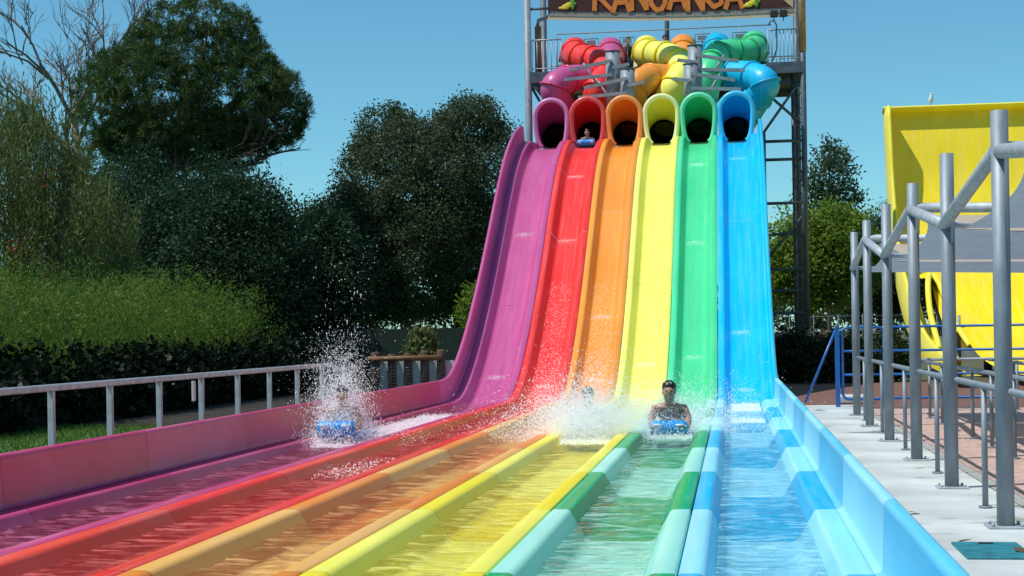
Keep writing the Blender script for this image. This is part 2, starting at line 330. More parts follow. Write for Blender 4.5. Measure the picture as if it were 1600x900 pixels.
# ---------------------------------------------------------------- tower
T = empty('slide_tower', (-2.3, 55, 0)); tag(T, 'grey steel tower with railed platform carrying the coloured tube starts', 'tower')
def tp(mb, name, m=STEEL):
    o = mb.build(name, m, T, (2.3, -55, 0)); return o
tp(MB().tube([(-7.16, 55, -.1), (-7.16, 55, 15.2)], .13, 12), 'corner_post', STEELL)
tp(MB().tube([(2.60, 55, -.1), (2.60, 55, 15.2)], .10, 12), 'corner_post', STEEL)
for k_ in range(14): tp(MB().tube([(2.6, 55.05, .2 + k_ * .76), (2.28, 55.5, .58 + k_ * .76), (2.6, 55.05, .96 + k_ * .76)], .028, 5), 'lacing')
tp(MB().tube([(2.26, 55.6, -.1), (2.26, 55.6, 11)], .075, 10), 'corner_post')
tp(MB().tube([(-7.16, 60, -.1), (-7.16, 60, 15)], .12, 10), 'corner_post'); tp(MB().tube([(2.6, 60, -.1), (2.6, 60, 15)], .12, 10), 'corner_post')
tp(MB().tube([(-2.3, 59, 11), (-2.3, 59, 15)], .09, 8), 'roof_post')
tp(MB().box((-2.3, 58.6, 10.98), (10.0, 4.4, .12)), 'platform_floor')
tp(MB().box((-6.5, 55.7, 10.98), (1.2, 1.6, .12)), 'platform_wing'); tp(MB().box((1.95, 55.7, 10.98), (1.3, 1.6, .12)), 'platform_wing')
for yy in (54.95, 56.5, 60.5): tp(MB().box((-2.3 if yy > 56 else 1.95, yy, 10.78), (10.0 if yy > 56 else 1.3, .12, .26)), 'platform_beam')
tp(MB().box((-6.5, 54.95, 10.78), (1.2, .12, .26)), 'platform_beam')
tp(MB().box((1.95, 55.6, 10.45), (1.3, .12, .14)), 'platform_beam')
for a, b in (((.9, 55.2, 8.2), (2.5, 55.2, 10.4)), ((2.5, 55.2, 8.9), (.9, 55.2, 10.4)), ((-7.1, 55.2, 10.6), (-6.2, 55.2, 9.0)), ((1.3, 55.2, 4.2), (2.5, 55.2, 5.6))): tp(MB().tube([a, b], .055, 6), 'brace')
for z in (8.3, 7.65, 6.1, 5.0, 3.75, 3.0, 2.2): tp(MB().tube([(1.2, 55.3, z), (2.58, 55.3, z)], .06, 6), 'rung')
tp(MB().tube([(1.2, 55.3, 0), (1.2, 55.3, 8.6)], .07, 8), 'corner_post')
def railing(x0, x1, yy, z0, h, step, nm='railing'):
    m = MB().tube([(x0, yy, z0 + h), (x1, yy, z0 + h)], .028, 6).tube([(x0, yy, z0 + .12), (x1, yy, z0 + .12)], .02, 6)
    r = tp(m, nm, GALVL); n = int(abs(x1 - x0) / step); bar = MB().tube([(0, 0, z0), (0, 0, z0 + h)], .016, 5).mesh('baluster')
    for i in range(n + 1): link('baluster', bar, GALVL, r, (x0 + (x1 - x0) * i / n, yy, 0))
railing(-7.0, -5.95, 55.0, 11.05, 1.15, .15); railing(1.4, 2.5, 55.0, 11.05, 1.15, .13); railing(-7.0, 2.5, 60.4, 11.05, 1.15, .33)
tp(MB().tube([(-6.4, 57.9, 11.05), (-6.4, 57.9, 12.95), (1.6, 57.9, 12.95), (1.6, 57.9, 11.05)], .025, 6), 'start_frame', STEELL)
for x in (-5.1, -3.75, -.95, .45):
    g = tp(MB().tube([(x - .27, 57.8, 12.42), (x + .27, 57.8, 12.42), (x + .27, 57.8, 12.7), (x - .27, 57.8, 12.7), (x - .27, 57.8, 12.42)], .02, 5), 'signal_frame', STEEL)
    tp(MB().tube([(x, 57.85, 11.05), (x, 57.85, 12.95)], .02, 5), 'signal_pole', STEELL); tp(MB().box((x, 57.8, 12.56), (.34, .03, .16)), 'signal_panel', STEELL)
tp(MB().tube([(1.55, 54.9, 11.1), (1.7, 54.9, 11.5), (1.7, 54.9, 12.35), (1.62, 54.9, 12.5), (1.5, 54.9, 12.5), (1.42, 54.9, 12.35)], .03, 6), 'hand_loop', STEEL)
RUST = mat('sail_post_brown', (.28, .13, .08), .7, .2, 6)
tp(MB().tube([(-6.82, 55.3, 11.05), (-6.82, 55.3, 12.75)], .12, 8), 'banner_post', RUST)
tp(MB().tube([(2.60, 55, 11.4), (2.60, 55, 15.19)], .125, 12), 'post_sleeve', mat('tan_sleeve', (.42, .24, .11), .7, .25, 6))
tp(MB().tube([(-7.1, 55, 13.33), (-6.4, 55, 13.33)], .05, 6), 'banner_bracket')
tp(MB().tube([(-6.82, 55.3, 12.75), (-6.78, 55.2, 12.95), (-6.4, 55.1, 13.05)], .07, 6), 'banner_bracket', STEELL)
# grey support columns and their tube arms
for x, yy, zt in ((-4.0, 53.7, 11.42), (-1.14, 53.5, 11.46), (-3.45, 53.1, 10.68), (-1.28, 53.0, 10.74)):
    z_0 = 9.14; c = empty('support_column', (x, yy, z_0)); zt -= z_0 + .3
    MB().tube([(0, 0, 0), (0, 0, zt + .3)], .25, 18).build('shaft', STEELL, c); MB().tube([(0, 0, zt + .3), (0, 0, zt + .33)], .27, 18).build('cap_plate', STEEL, c)
    MB().tube([(0, 0, 0), (0, 0, .04)], .4, 12).build('base_plate', STEEL, c)
    sg = -1 if x < -2.5 else 1
    for dx, dz, z in ((1.5 * sg, -.28, zt - .35), (1.7 * sg, -.1, zt - .85), (-.6 * sg, .1, zt - .6)):
        MB().box((dx / 2, -.3, z + .3 + dz / 2), (abs(dx), .09, .11), rot=Matrix.Rotation(-math.atan2(dz, dx), 3, 'Y')).build('arm', STEELL, c)
    MB().tube([(1.0 * sg, -.3, zt - .1), (.5 * sg, -.3, zt - .9)], .045, 6).build('strut', STEELL, c)
    tag(c, {(-4.0): 'taller thick grey column between red and purple tubes', (-1.14): 'taller thick grey column between yellow and green tubes', (-3.45): 'shorter grey column standing above the orange tube mouth', (-1.28): 'shorter grey column standing between yellow and green tube mouths'}[x], 'column', 'columns holding the tubes')
cb = MB().box((-2.6, 53.55, 9.05), (6.4, .2, .16)).build('cross_girder', STEELL, T, (2.3, -55, 0)); MB().box((-2.4, 53.1, 9.05), (3.4, .2, .14)).build('cross_girder', STEELL, T, (2.3, -55, 0))

# banner
B = empty('banner_sign', (-2.1, 55.0, 12.8)); tag(B, 'dark brown hanging banner with orange jungle lettering above the tower', 'sign')
def bp(mb, name, m, par=None): return mb.build(name, m, par or B, (2.1, -55.0, -12.8) if par is None else None)
BROWN = mat('banner_brown', (.065, .018, .014), .8, .35, 3); BORD = mat('banner_border', (.10, .085, .075), .85, .6, 22, col2=(.42, .36, .30)); TAN = mat('banner_hem', (.55, .42, .27), .8, .15, 5)
ORG = mat('letter_orange', (.80, .22, .03), .7, .15, 8); YEL = mat('fruit_yellow', (.8, .62, .04), .7, .15, 8); LEAFG = mat('leaf_green', (.12, .36, .03), .7, .2, 8)
def sag(u): return 13.02 - .26 * u - .10 * math.sin(math.pi * u)
def strip(z0, z1, yo, u0=0, u1=1, n=24):
    P = []
    for i in range(n + 1):
        u = u0 + (u1 - u0) * i / n; x = -6.4 + 8.75 * u
        P.append([(x, 55.0 + yo, sag(u) + z0), (x, 55.0 + yo + .02, sag(u) + z1)])
    return MB().grid(P)
bp(strip(.2, 2.0, 0), 'cloth', BROWN); bp(strip(.05, .2, -.004), 'patterned_border', BORD); bp(strip(-.10, .05, .0), 'hem', TAN)
bp(MB().add([(2.3, 55, 12.9), (2.5, 55, 12.75), (1.9, 55, 13.3), (2.3, 55, 13.5)], [(0, 1, 2), (0, 2, 3)]), 'corner_patch', TAN)
# letters KANUANGA as thick cut-out strokes
GLY = {'K': [((0, 0), (.05, 1)), ((.08, .45), (.6, 1)), ((.12, .55), (.62, 0))], 'A': [((0, 0), (.3, 1)), ((.3, 1), (.62, 0)), ((.12, .34), (.5, .34))], 'N': [((0, 0), (0.03, 1)), ((.03, 1), (.55, 0)), ((.55, 0), (.58, 1))],
       'U': [((.02, 1), (.04, .25)), ((.04, .25), (.2, .03)), ((.2, .03), (.42, .03)), ((.42, .03), (.56, .25)), ((.56, .25), (.58, 1))], 'G': [((.56, .8), (.3, .98)), ((.3, .98), (.04, .7)), ((.04, .7), (.04, .3)), ((.04, .3), (.26, .03)), ((.26, .03), (.55, .16)), ((.55, .16), (.55, .45)), ((.55, .45), (.32, .45))]}
x = -4.72
for i, ch in enumerate('KANUANGA'):
    u = (x + .3 + 6.4) / 8.75; zb = sag(u) + .27 + (.02, -.04, .03, 0, .05, -.02, .04, 0)[i]
    m = MB()
    for st_, ((a, b), (c_, d)) in enumerate(GLY[ch]):
        p, q = Vector((a, 0, b)), Vector((c_, 0, d)); t = (q - p).normalized(); nrm = Vector((-t.z, 0, t.x)) * .085; p -= t * .03; q += t * .03
        vs_ = []
        for yo in (-.03, -.012): vs_ += [(x + v.x * .95, 55 + yo - .002 * st_, zb + v.z * .95) for v in (p - nrm * 1.1, q - nrm * .9, q + nrm * .9, p + nrm * 1.1)]
        m.add(vs_, [(0, 1, 2, 3), (7, 6, 5, 4), (0, 4, 5, 1), (1, 5, 6, 2), (2, 6, 7, 3), (3, 7, 4, 0)])
    bp(m, 'letter', ORG); x += .665
for fx in (-5.7, .82):
    u = (fx + 6.4) / 8.75; zb = sag(u) + .32
    for a in range(3):
        bp(MB().ball((fx - .12 + a * .13, 54.98, zb + .02 + .07 * a), (.2, .02, .06)), 'painted_fruit', YEL)
    bp(MB().ball((fx + .2, 54.975, zb + .2), (.09, .02, .26)), 'painted_leaf', LEAFG)
for fx, lb in ((1.62, 'left'), (1.95, 'right')):
    fl_ = empty('floodlight', (fx + .0, 54.9, 12.62)); MB().box((0, 0, .12), (.26, .14, .24), bev=.02).build('housing', DARK, fl_); MB().tube([(0, .07, .12), (0, .2, .12), (0, .2, -.1)], .02, 5).build('bracket', STEEL, fl_)
    tag(fl_, f'small black square floodlight under the banner, {lb} one of the pair', 'floodlight', 'floodlights under the banner')
MB()

# ---------------------------------------------------------------- shade structure on the right
posts = [(2.10, 12.50), (2.11, 15.58), (2.15, 18.83), (2.15, 22.05), (2.17, 25.41), (2.22, 28.63)]
SH = empty('shade_structure', (2.1, 12.5, 0)); tag(SH, 'row of tall grey steel posts joined by zigzag pipe beams on the deck', 'shade structure')
def sp(mb, name, m=GALV, par=None): return mb.build(name, m, SH, (-2.1, -12.5, 0))
bz = [2.96, 2.60, 3.0, 2.61, 3.03, 2.70]
for i, (px, py) in enumerate(posts):
    sp(MB().tube([(px, py, .02), (px, py, 3.28 + .015 * i)], .068, 18), 'post')
    sp(MB().box((px, py, .012), (.30, .26, .02), bev=.004), 'base_plate', GALVL)
    for a, b in ((-.11, -.09), (.11, -.09), (-.11, .09), (.11, .09)): sp(MB().tube([(px + a, py + b, .02), (px + a, py + b, .045)], .014, 6), 'bolt', GALVL)
    if i < 5: sp(MB().tube([(px - .03, py, bz[i]), (posts[i + 1][0] - .03, posts[i + 1][1], bz[i + 1])], .06, 14), 'beam', GALVL)
    if i % 2 == 0: sp(MB().tube([(px, py, bz[i] + .02), (px + 6, py + .3, bz[i] - .1)], .06, 12), 'cross_beam', GALVL)
    else: sp(MB().tube([(px, py, bz[i]), (px + 1.2, py + 2.2, bz[i] + .06)], .03, 8), 'stay_bar', GALVL)
for k, (px, py) in enumerate(((7.5, 13), (7.5, 19.2), (7.5, 25.8))): sp(MB().tube([(px + .6, py, .02), (px + .6, py, 3.2)], .068, 14), 'post')
sp(MB().tube([(2.1, 12.5, 2.96), (2.08, 9.0, 2.6)], .06, 14), 'beam', GALVL); sp(MB().tube([(2.08, 9.0, .02), (2.08, 9.0, 3.28)], .068, 14), 'post')
def cloth(name, c):
    m = mat(name, c, .8, .08, 5); n = m.node_tree.nodes; l = m.node_tree.links; p = n['Principled BSDF']; t = n.new('ShaderNodeBsdfTranslucent'); l.new(p.inputs['Base Color'].links[0].from_socket, t.inputs[0])
    x = n.new('ShaderNodeMixShader'); x.inputs[0].default_value = .35; l.new(p.outputs[0], x.inputs[1]); l.new(t.outputs[0], x.inputs[2]); l.new(x.outputs[0], n['Material Output'].inputs[0]); return m
SAILG = cloth('sail_grey', (.33, .40, .47)); SAILT = cloth('sail_tan', (.62, .50, .38))
def sail(c, m, label, dip=.12, n=14):
    a, b, c2, d = [Vector(p) for p in c]; P = []
    for i in range(n + 1):
        u = i / n; row = []
        for j in range(n + 1):
            v = j / n
            uu = u + (0.5 - u) * dip * 4 * v * (1 - v); vv = v + (0.5 - v) * dip * 4 * u * (1 - u)
            row.append(a * (1 - uu) * (1 - vv) + b * uu * (1 - vv) + c2 * uu * vv + d * (1 - uu) * vv)
        P.append(row)
    m2 = MB().grid(P)
    o = m2.build('shade_sail', m); tag(o, label, 'shade sail', 'shade sails over the queue'); return o
sail([(2.3, 12.55, 2.90), (7.6, 12.7, 2.80), (7.6, 15.7, 2.36), (2.26, 15.58, 2.56)], SAILG, 'grey shade sail hanging from the nearest post down to the second post', .06)
sail([(2.26, 15.6, 2.54), (7.6, 15.75, 2.34), (7.6, 18.8, 2.86), (2.3, 18.8, 2.92)], SAILT, 'tan shade sail between the second and the third post', .06)
sail([(2.3, 18.88, 2.93), (7.8, 18.95, 2.84), (7.8, 22.1, 2.40), (2.3, 22.05, 2.54)], SAILG, 'grey shade sail between the third and the fourth post', .06)
sail([(2.3, 22.1, 2.52), (7.8, 22.2, 2.38), (7.8, 25.3, 2.86), (2.35, 25.35, 2.95)], SAILT, 'tan shade sail between the fourth and the fifth post', .06)
sail([(2.35, 25.45, 2.95), (7.8, 25.5, 2.84), (7.8, 28.7, 2.45), (2.4, 28.6, 2.62)], SAILG, 'grey shade sail at the far end of the post row', .06)

# ---------------------------------------------------------------- queue handrails
def handrail(pts, step, label, z=1.07, r=.03, mid=None, group='queue handrails beside the deck', name='handrail', m=GALV, legr=.026, lastsign=False):
    H = empty(name, (pts[0][0], pts[0][1], 0)); o = Vector((pts[0][0], pts[0][1], 0)); tag(H, label, 'handrail', group)
    P = [Vector((a, b, 0)) - o for a, b in pts]
    MB().tube([p + Vector((0, 0, z)) for p in P], r, 10).build('rail', m, H)
    if mid: MB().tube([p + Vector((0, 0, mid)) for p in P], r * .8, 8).build('middle_rail', m, H)
    leg = MB().tube([(0, 0, 0.012), (0, 0, z)], legr, 8).mesh('leg'); ft = MB().tube([(0, 0, .01), (0, 0, .022)], .06, 10).mesh('foot_plate')
    d = 0
    for a, b in zip(P[:-1], P[1:]):
        n = max(1, round((b - a).length / step))
        for i in range(n):
            q = a + (b - a) * ((i + .5) / n); lg = link('leg', leg, m, H, q); link('foot_plate', ft, m, lg)
    return H
handrail([(2.13, 8.9), (2.24, 28.7)], 3.2, 'galvanised pipe handrail running along the row of tall posts')
handrail([(3.22, 9.5), (3.40, 28.5)], 1.75, 'second pipe handrail, across the pink paving from the tall posts', .98)
handrail([(4.6, 12.0), (4.7, 29.5)], 1.75, 'pipe handrail farthest to the right behind the second one', .98)
handrail([(3.4, 30.2), (8.5, 30.0)], 1.3, 'low pipe handrail across the end of the paving before the blue fence', .98)

# blue fence and gate
def bluebar(mb, name, par, loc=(0, 0, 0)): return mb.build(name, BLUEP, par, loc)
G = empty('blue_gate', (2.1, 31.9, 0)); tag(G, 'blue tubular gate panel with rounded corners and diagonal brace', 'gate')
bluebar(MB().box((0, 0, .82), (.09, .09, 1.66)), 'gate_post', G)
x0, x1, z0, z1, rr = .1, .93, .16, 1.62, .12
loop = []
for cx_, cz_, a0 in ((x1 - rr, z1 - rr, 0), (x0 + rr, z1 - rr, 90), (x0 + rr, z0 + rr, 180), (x1 - rr, z0 + rr, 270)):
    for i in range(6): a = R(a0 + 90 * i / 5); loop.append((cx_ + rr * math.cos(a), 0, cz_ + rr * math.sin(a)))
bluebar(MB().tube(loop + [loop[0]], .028, 8), 'gate_frame', G)
for z in (.66, 1.14): bluebar(MB().tube([(x0, 0, z), (x1, 0, z)], .024, 8), 'gate_bar', G)
bluebar(MB().tube([(-.02, 0, 1.6), (-.66, 0, .1)], .026, 8), 'brace', G)
FE = empty('blue_fence', (3.15, 31.9, 0)); tag(FE, 'blue four-rail tubular fence running right from the gate', 'fence')
for z in (.18, .66, 1.14, 1.62): bluebar(MB().tube([(0, 0, z), (8.5, 0, z)], .026, 8), 'rail', FE)
for k in range(5): bluebar(MB().tube([(k * 2.1, 0, 0), (k * 2.1, 0, 1.62)], .03, 8), 'fence_post', FE)
MB().box((2.62, 34.2, .06), (.75, .5, .2), bev=.04).build('kerb_block', WHITE); tag(bpy.data.objects['kerb_block'], 'white concrete block lying on the mulch behind the blue gate', 'block')
hc = empty('hatch_cover', (1.78, 11.15, .004)); MB().box((0, 0, .008), (.46, .78, .016), rz=0, bev=.004).build('lid', mat('teal_hatch', (.015, .19, .24), .6, .35, 8, .3, 30), hc); MB().box((.0, .3, .02), (.1, .03, .01)).build('lifting_slot', DARK, hc)
tag(hc, 'flat teal hatch cover set into the white concrete deck', 'hatch cover')

# ---------------------------------------------------------------- yellow half-pipe slide
YM = fibre('yellow_wall', (255, 226, 10), .88, .45); YM2 = fibre('yellow_wall_lip', (255, 238, 70), .9, .4)
HP = empty('half_pipe_slide', (5.8, 59.8, 0)); tag(HP, 'huge bright yellow curved half-pipe slide wall behind the shade posts', 'water slide')
hp = catmull([(0, 60.1, 9.88), (0, 59.6, 8.3), (0, 59.1, 6.7), (0, 57.9, 4.55), (0, 56.3, 3.04), (0, 54.0, 1.87), (0, 51.6, 1.12), (0, 49.1, .64), (0, 45.5, .35), (0, 42, .3)], 4)
nx = 30; XR = 22.0
def hpn(i):
    t = (hp[min(i + 1, len(hp) - 1)] - hp[max(i - 1, 0)]).normalized(); return Vector((0, t.z, -t.y)) if False else Vector((0, -abs(t.z), abs(t.y))).normalized()
def hx(j, z=0): return 5.8 + (XR - 5.8) * (j / nx)
bands = [(0, 8), (8, 16), (16, 24), (24, len(hp) - 1)]
for (i0, i1) in bands:
    for j0 in range(0, nx, 5):
        m = MB(); vs_, fs_ = [], []
        ids = {}
        for i in range(i0, i1 + 1):
            for j in range(j0, j0 + 6):
                ids[i, j] = len(vs_); vs_.append(hp[i] + Vector((hx(j), .002 * ((j0 // 5) % 2), 0)))
        for i in range(i0, i1):
            for j in range(j0, j0 + 5):
                xm = hx(j + .5); zm = (hp[i].z + hp[i + 1].z) / 2
                if zm < 3.35 and 6.3 < xm < 7.0 + max(0, (2.0 - zm)) * .25: continue
                fs_.append((ids[i, j], ids[i, j + 1], ids[i + 1, j + 1], ids[i + 1, j]))
        if fs_: m.add(vs_, fs_, True).build('wall_panel', YM, HP, (-5.8, -59.8, 0))
P = []
for i in range(len(hp)):
    n_ = hpn(i); dep = 1.25 if i < 20 else max(.45, 1.25 - (i - 20) * .06); b = hp[i] + Vector((5.8, 0, 0))
    P.append([Vector((q.x, q.y, min(q.z, 9.93))) for q in (b + Vector((.06, 0, 0)), b + n_ * dep + Vector((.0, 0, 0)), b + n_ * (dep + .06) + Vector((-.06, 0, 0)), b + n_ * dep + Vector((-.14, 0, 0)), b + Vector((-.16, .1, 0)))])
MB().grid(P).build('side_wall', YM2, HP, (-5.8, -59.8, 0))
top = hp[0]
MB().grid([[Vector((xx, top.y, top.z)), Vector((xx, top.y - .42, top.z + .12)), Vector((xx, top.y - .46, top.z + .06)), Vector((xx, top.y - .42, top.z + .02)), Vector((xx, top.y - .02, top.z - .1))] for xx in np.linspace(5.6, XR, 12)]).build('top_lip', YM2, HP, (-5.8, -59.8, 0))
# flared opening low in the wall
rim = catmull([(6.35, 50.5, .9), (6.45, 53.5, 2.1), (6.65, 55.6, 3.2), (6.85, 56.2, 3.5), (7.05, 55.6, 3.1), (7.2, 54.0, 2.0), (7.45, 51.5, .95)], 5)
MB().tube(rim, .10, 10).build('opening_rim', YM2, HP, (-5.8, -59.8, 0))
P = [[p + Vector((0, q * 1.2 + .05, -q * .35)) + (Vector((7.1, 54, 1.5)) - p) * (.25 * q) for p in rim] for q in (0, .35, .7, 1.0, 1.4)]
MB().grid(P).build('inner_shell', fibre('yellow_inner', (214, 180, 10), .8, .45), HP, (-5.8, -59.8, 0))
for xx, yy in ((6.9, 53.6), (7.35, 53.2)): MB().tube([(xx, yy, -.1), (xx, yy, 2.6 if xx < 7 else 2.0)], .05, 8).build('strut', STEELL, HP, (-5.8, -59.8, 0))
for xx in (9.5, 13.5, 18): MB().tube([(xx, 61, -.1), (xx, 60.4, 9.5)], .16, 10).build('back_support', STEEL, HP, (-5.8, -59.8, 0))
HP.location.x = 5.98
# bird on top of the wall
bd = empty('bird', (7.55, 59.75, 9.97)); bd.scale = (.8, .8, .8); tag(bd, 'small white and grey bird perched on top of the yellow wall', 'bird')
MB().tube([(-.05, 0, .16), (-.02, 0, .26), (.0, 0, .36), (.015, 0, .46), (.02, 0, .54)], [.03, .085, .095, .06, .045], 10).build('body', mat('bird_white', (.75, .76, .76), .8, .1, 9), bd)
MB().ball((.025, -.01, .58), .055).build('head', mat('bird_head', (.7, .7, .7), .8, .1, 9), bd); MB().tube([(.03, -.05, .58), (.05, -.14, .56)], [.014, .004], 6).build('beak', mat('beak', (.4, .2, .03), .5), bd)
MB().ball((.075, .02, .34), (.03, .06, .17)).build('wing', mat('bird_wing', (.22, .23, .24), .8, .2, 12), bd)
for dx in (-.03, .03): MB().tube([(dx, 0, 0), (dx, 0, .2)], .01, 5).build('leg', DARK, bd)

# ---------------------------------------------------------------- left railing, log fence, bin, screen
RL = empty('side_railing', (-7.5, 11.3, 0)); tag(RL, 'pale galvanised railing running along the purple outer wall', 'railing')
MB().box((0, 8.0, 1.08), (.07, 17.6, .075), bev=.012).build('top_rail', GALVL, RL)
pmesh = MB().box((0, 0, .5), (.075, .05, 1.09), bev=.008).mesh('post')
for k in range(-1, 11): link('post', pmesh, GALVL, RL, (0, 4.85 + 1.62 * (k - 2) + 3.24 - 3.24, 0))
MB().box((-.02, 9.45, .87), (.03, .09, .28)).build('notice_plate', WHITE, RL)
LF = empty('log_fence', (-9.0, 37.8, 0)); tag(LF, 'low fence of brown upright logs and a top log with pale panels', 'fence')
for k in range(5):
    xx = .08 + k * .42
    MB().tube([(xx, 0, -.1), (xx, 0, 1.16 + .05 * math.sin(k * 5)), (xx, 0, 1.2 + .05 * math.sin(k * 5))], [.11, .11, .085], 10).build('log_post', WOOD, LF)
    MB().box((xx + .21, .06, .5), (.22, .04, .95)).build('pale_panel', WHITE, LF)
MB().tube([(-.08, -.14, 1.04), (1.8, -.14, 1.06)], .06, 10).build('top_log', mat('top_log_wood', (.20, .10, .04), .8, .3, 7), LF)
wire = MB()
for k in range(26): wire.tube([(k * .075, -.16, .1), (k * .075, -.16, 1.0)], .004, 3, cap=False)
for k in range(12): wire.tube([(0, -.16, .1 + k * .08), (1.9, -.16, .1 + k * .08)], .004, 3, cap=False)
wo = wire.build('wire_mesh', STEEL, LF); wo['kind'] = 'stuff'
SC = empty('windbreak_screen', (-13.6, 50, 0)); tag(SC, 'long dark green mesh screen fence under the oak', 'fence')
SM = mat('green_mesh', (.008, .028, .018), .8, .35, 6, .4, 60, stretch=(4, 1, .4))
for k in range(5): MB().box((-4 + 2.05 * k, .0, .95), (2.0, .04, 1.8)).build('mesh_panel', SM, SC)
for k in range(6): MB().tube([(-5.02 + 2.05 * k, -.02, -.1), (-5.02 + 2.05 * k, -.02, 2.0)], .04, 6).build('post', STEEL, SC)

# ---------------------------------------------------------------- vegetation
def leaves(name, m, parent, centers, cr, per, L, Wd, seed, out=None, droop=0., needle=False, flat=1.0, kind=None):
    g = np.random.default_rng(seed); C = np.repeat(np.asarray(centers, float), per, axis=0); n = len(C)
    off = g.normal(size=(n, 3)) * np.array([cr, cr, cr * flat]); 
    if needle:
        d = g.normal(size=(n, 3)); d[:, 2] += .6; d /= np.linalg.norm(d, axis=1)[:, None]; a = d; pos = C + d * L * .5 + off * .4
    else:
        a = g.normal(size=(n, 3)); a[:, 2] -= droop; a /= np.linalg.norm(a, axis=1)[:, None]; pos = C + off
    b = np.cross(a, g.normal(size=(n, 3))); b /= np.linalg.norm(b, axis=1)[:, None] + 1e-9
    sz = g.uniform(.7, 1.3, n)[:, None]
    V = np.empty((n, 4, 3)); V[:, 0] = pos - a * L * .5 * sz; V[:, 1] = pos + b * Wd * .5 * sz; V[:, 2] = pos + a * L * .5 * sz; V[:, 3] = pos - b * Wd * .5 * sz
    me = bpy.data.meshes.new(name); me.vertices.add(n * 4); me.vertices.foreach_set('co', V.ravel()); me.loops.add(n * 4); me.loops.foreach_set('vertex_index', np.arange(n * 4, dtype=np.int32))
    me.polygons.add(n); me.polygons.foreach_set('loop_start', np.arange(n, dtype=np.int32) * 4); me.update(calc_edges=True)
    t = np.clip(np.repeat(g.uniform(0, 1, len(centers)), per) * .75 + g.uniform(0, .25, n), 0, 1)
    at = me.attributes.new('tint', 'FLOAT', 'FACE'); at.data.foreach_set('value', t.astype(np.float32))
    o = link(name, me, m, parent)
    if kind: o['kind'] = kind
    return o
def blobs(B, n, seed, inner=.55, lump=.12):
    g = np.random.default_rng(seed); B = np.asarray(B, float); wts = (B[:, 3] * B[:, 4] + B[:, 4] * B[:, 5] + B[:, 3] * B[:, 5]); wts /= wts.sum()
    k = g.choice(len(B), n, p=wts); d = g.normal(size=(n, 3)); d /= np.linalg.norm(d, axis=1)[:, None]
    r = inner + (1 - inner) * g.uniform(0, 1, n) ** .45; r *= 1 + g.normal(size=n) * lump
    return B[k, :3] + d * r[:, None] * B[k, 3:6]
def tree(name, base, label, trunk, B, m, seed, n, per, cr, L, Wd, cat='tree', bark=BARK, group=None, droop=0., needle=False, inner=.55, lump=.12, flat=1., limbs=6, tr=.25):
    t = empty(name, base); tag(t, label, cat, group); b0 = Vector(base)
    P = [Vector(p) - b0 for p in trunk]; path = catmull(P, 5); MB().tube(path, [tr * (1 - .65 * i / (len(path) - 1)) for i in range(len(path))], 10).build('trunk', bark, t)
    rg = random.Random(seed); Bl = [(b[0] - b0.x, b[1] - b0.y, b[2] - b0.z, *b[3:]) for b in B]
    for i in range(limbs):
        q = path[int(len(path) * rg.uniform(.45, .95))]; b = Bl[i % len(Bl)]; e = Vector(b[:3]) + Vector((rg.uniform(-.7, .7) * b[3], rg.uniform(-.7, .7) * b[4], rg.uniform(-.4, .6) * b[5]))
        mid = q.lerp(e, .5) + Vector((rg.uniform(-.3, .3), rg.uniform(-.3, .3), rg.uniform(.0, .5))); lp = catmull([q, mid, e], 5)
        MB().tube(lp, [tr * .42 * (1 - .8 * k / (len(lp) - 1)) for k in range(len(lp))], 7).build('limb', bark, t)
    leaves('crown', m, t, blobs(Bl, n, seed, inner, lump), cr, per, L, Wd, seed + 1, droop=droop, needle=needle, flat=flat)
    return t
PINE = leafmat('pine_needles', (.026, .055, .018), (.115, .165, .045), .3)
OAK = leafmat('oak_leaves', (.046, .072, .034), (.13, .165, .085), .35)
DARKL = leafmat('dark_leaves', (.012, .034, .018), (.052, .098, .046), .3)
PEPP = leafmat('pepper_leaves', (.08, .115, .03), (.21, .23, .08), .35)
BAMB = leafmat('bamboo_leaves', (.06, .12, .014), (.19, .27, .045), .45)
BRIGHT = leafmat('bright_leaves', (.10, .175, .018), (.27, .37, .05), .55)
PALE = leafmat('grey_green_leaves', (.05, .085, .045), (.12, .17, .09), .4)
SHRUB = leafmat('shrub_leaves', (.018, .035, .014), (.05, .075, .03), .25)
g = random.Random(11)
# umbrella pine
pb = [(-21.6, 60, 11.9, 3.9, 3.6, 2.6), (-19.3, 60, 11.0, 2.6, 3.0, 2.0), (-24.0, 60, 11.3, 2.5, 3.0, 2.2), (-21.3, 60, 13.9, 2.6, 2.6, 1.5), (-18.3, 60, 10.6, 1.4, 2.0, 1.2), (-22.3, 60, 9.8, 3.4, 3.0, 1.3), (-24.6, 59.5, 8.6, 1.8, 2.0, 1.2), (-20.4, 59.5, 9.3, 2.2, 2.0, 1.0)]
tree('umbrella_pine', (-23.6, 60, 0), 'big dome-shaped dark pine tree behind the bushes at left', [(-23.6, 60, 0), (-23.9, 60, 3), (-23.2, 60, 6.5), (-22.2, 60, 9.5)], pb, PINE, 3, 5200, 26, .09, .25, .032, needle=True, inner=.74, lump=.03, limbs=12, tr=.32, bark=BARKL)
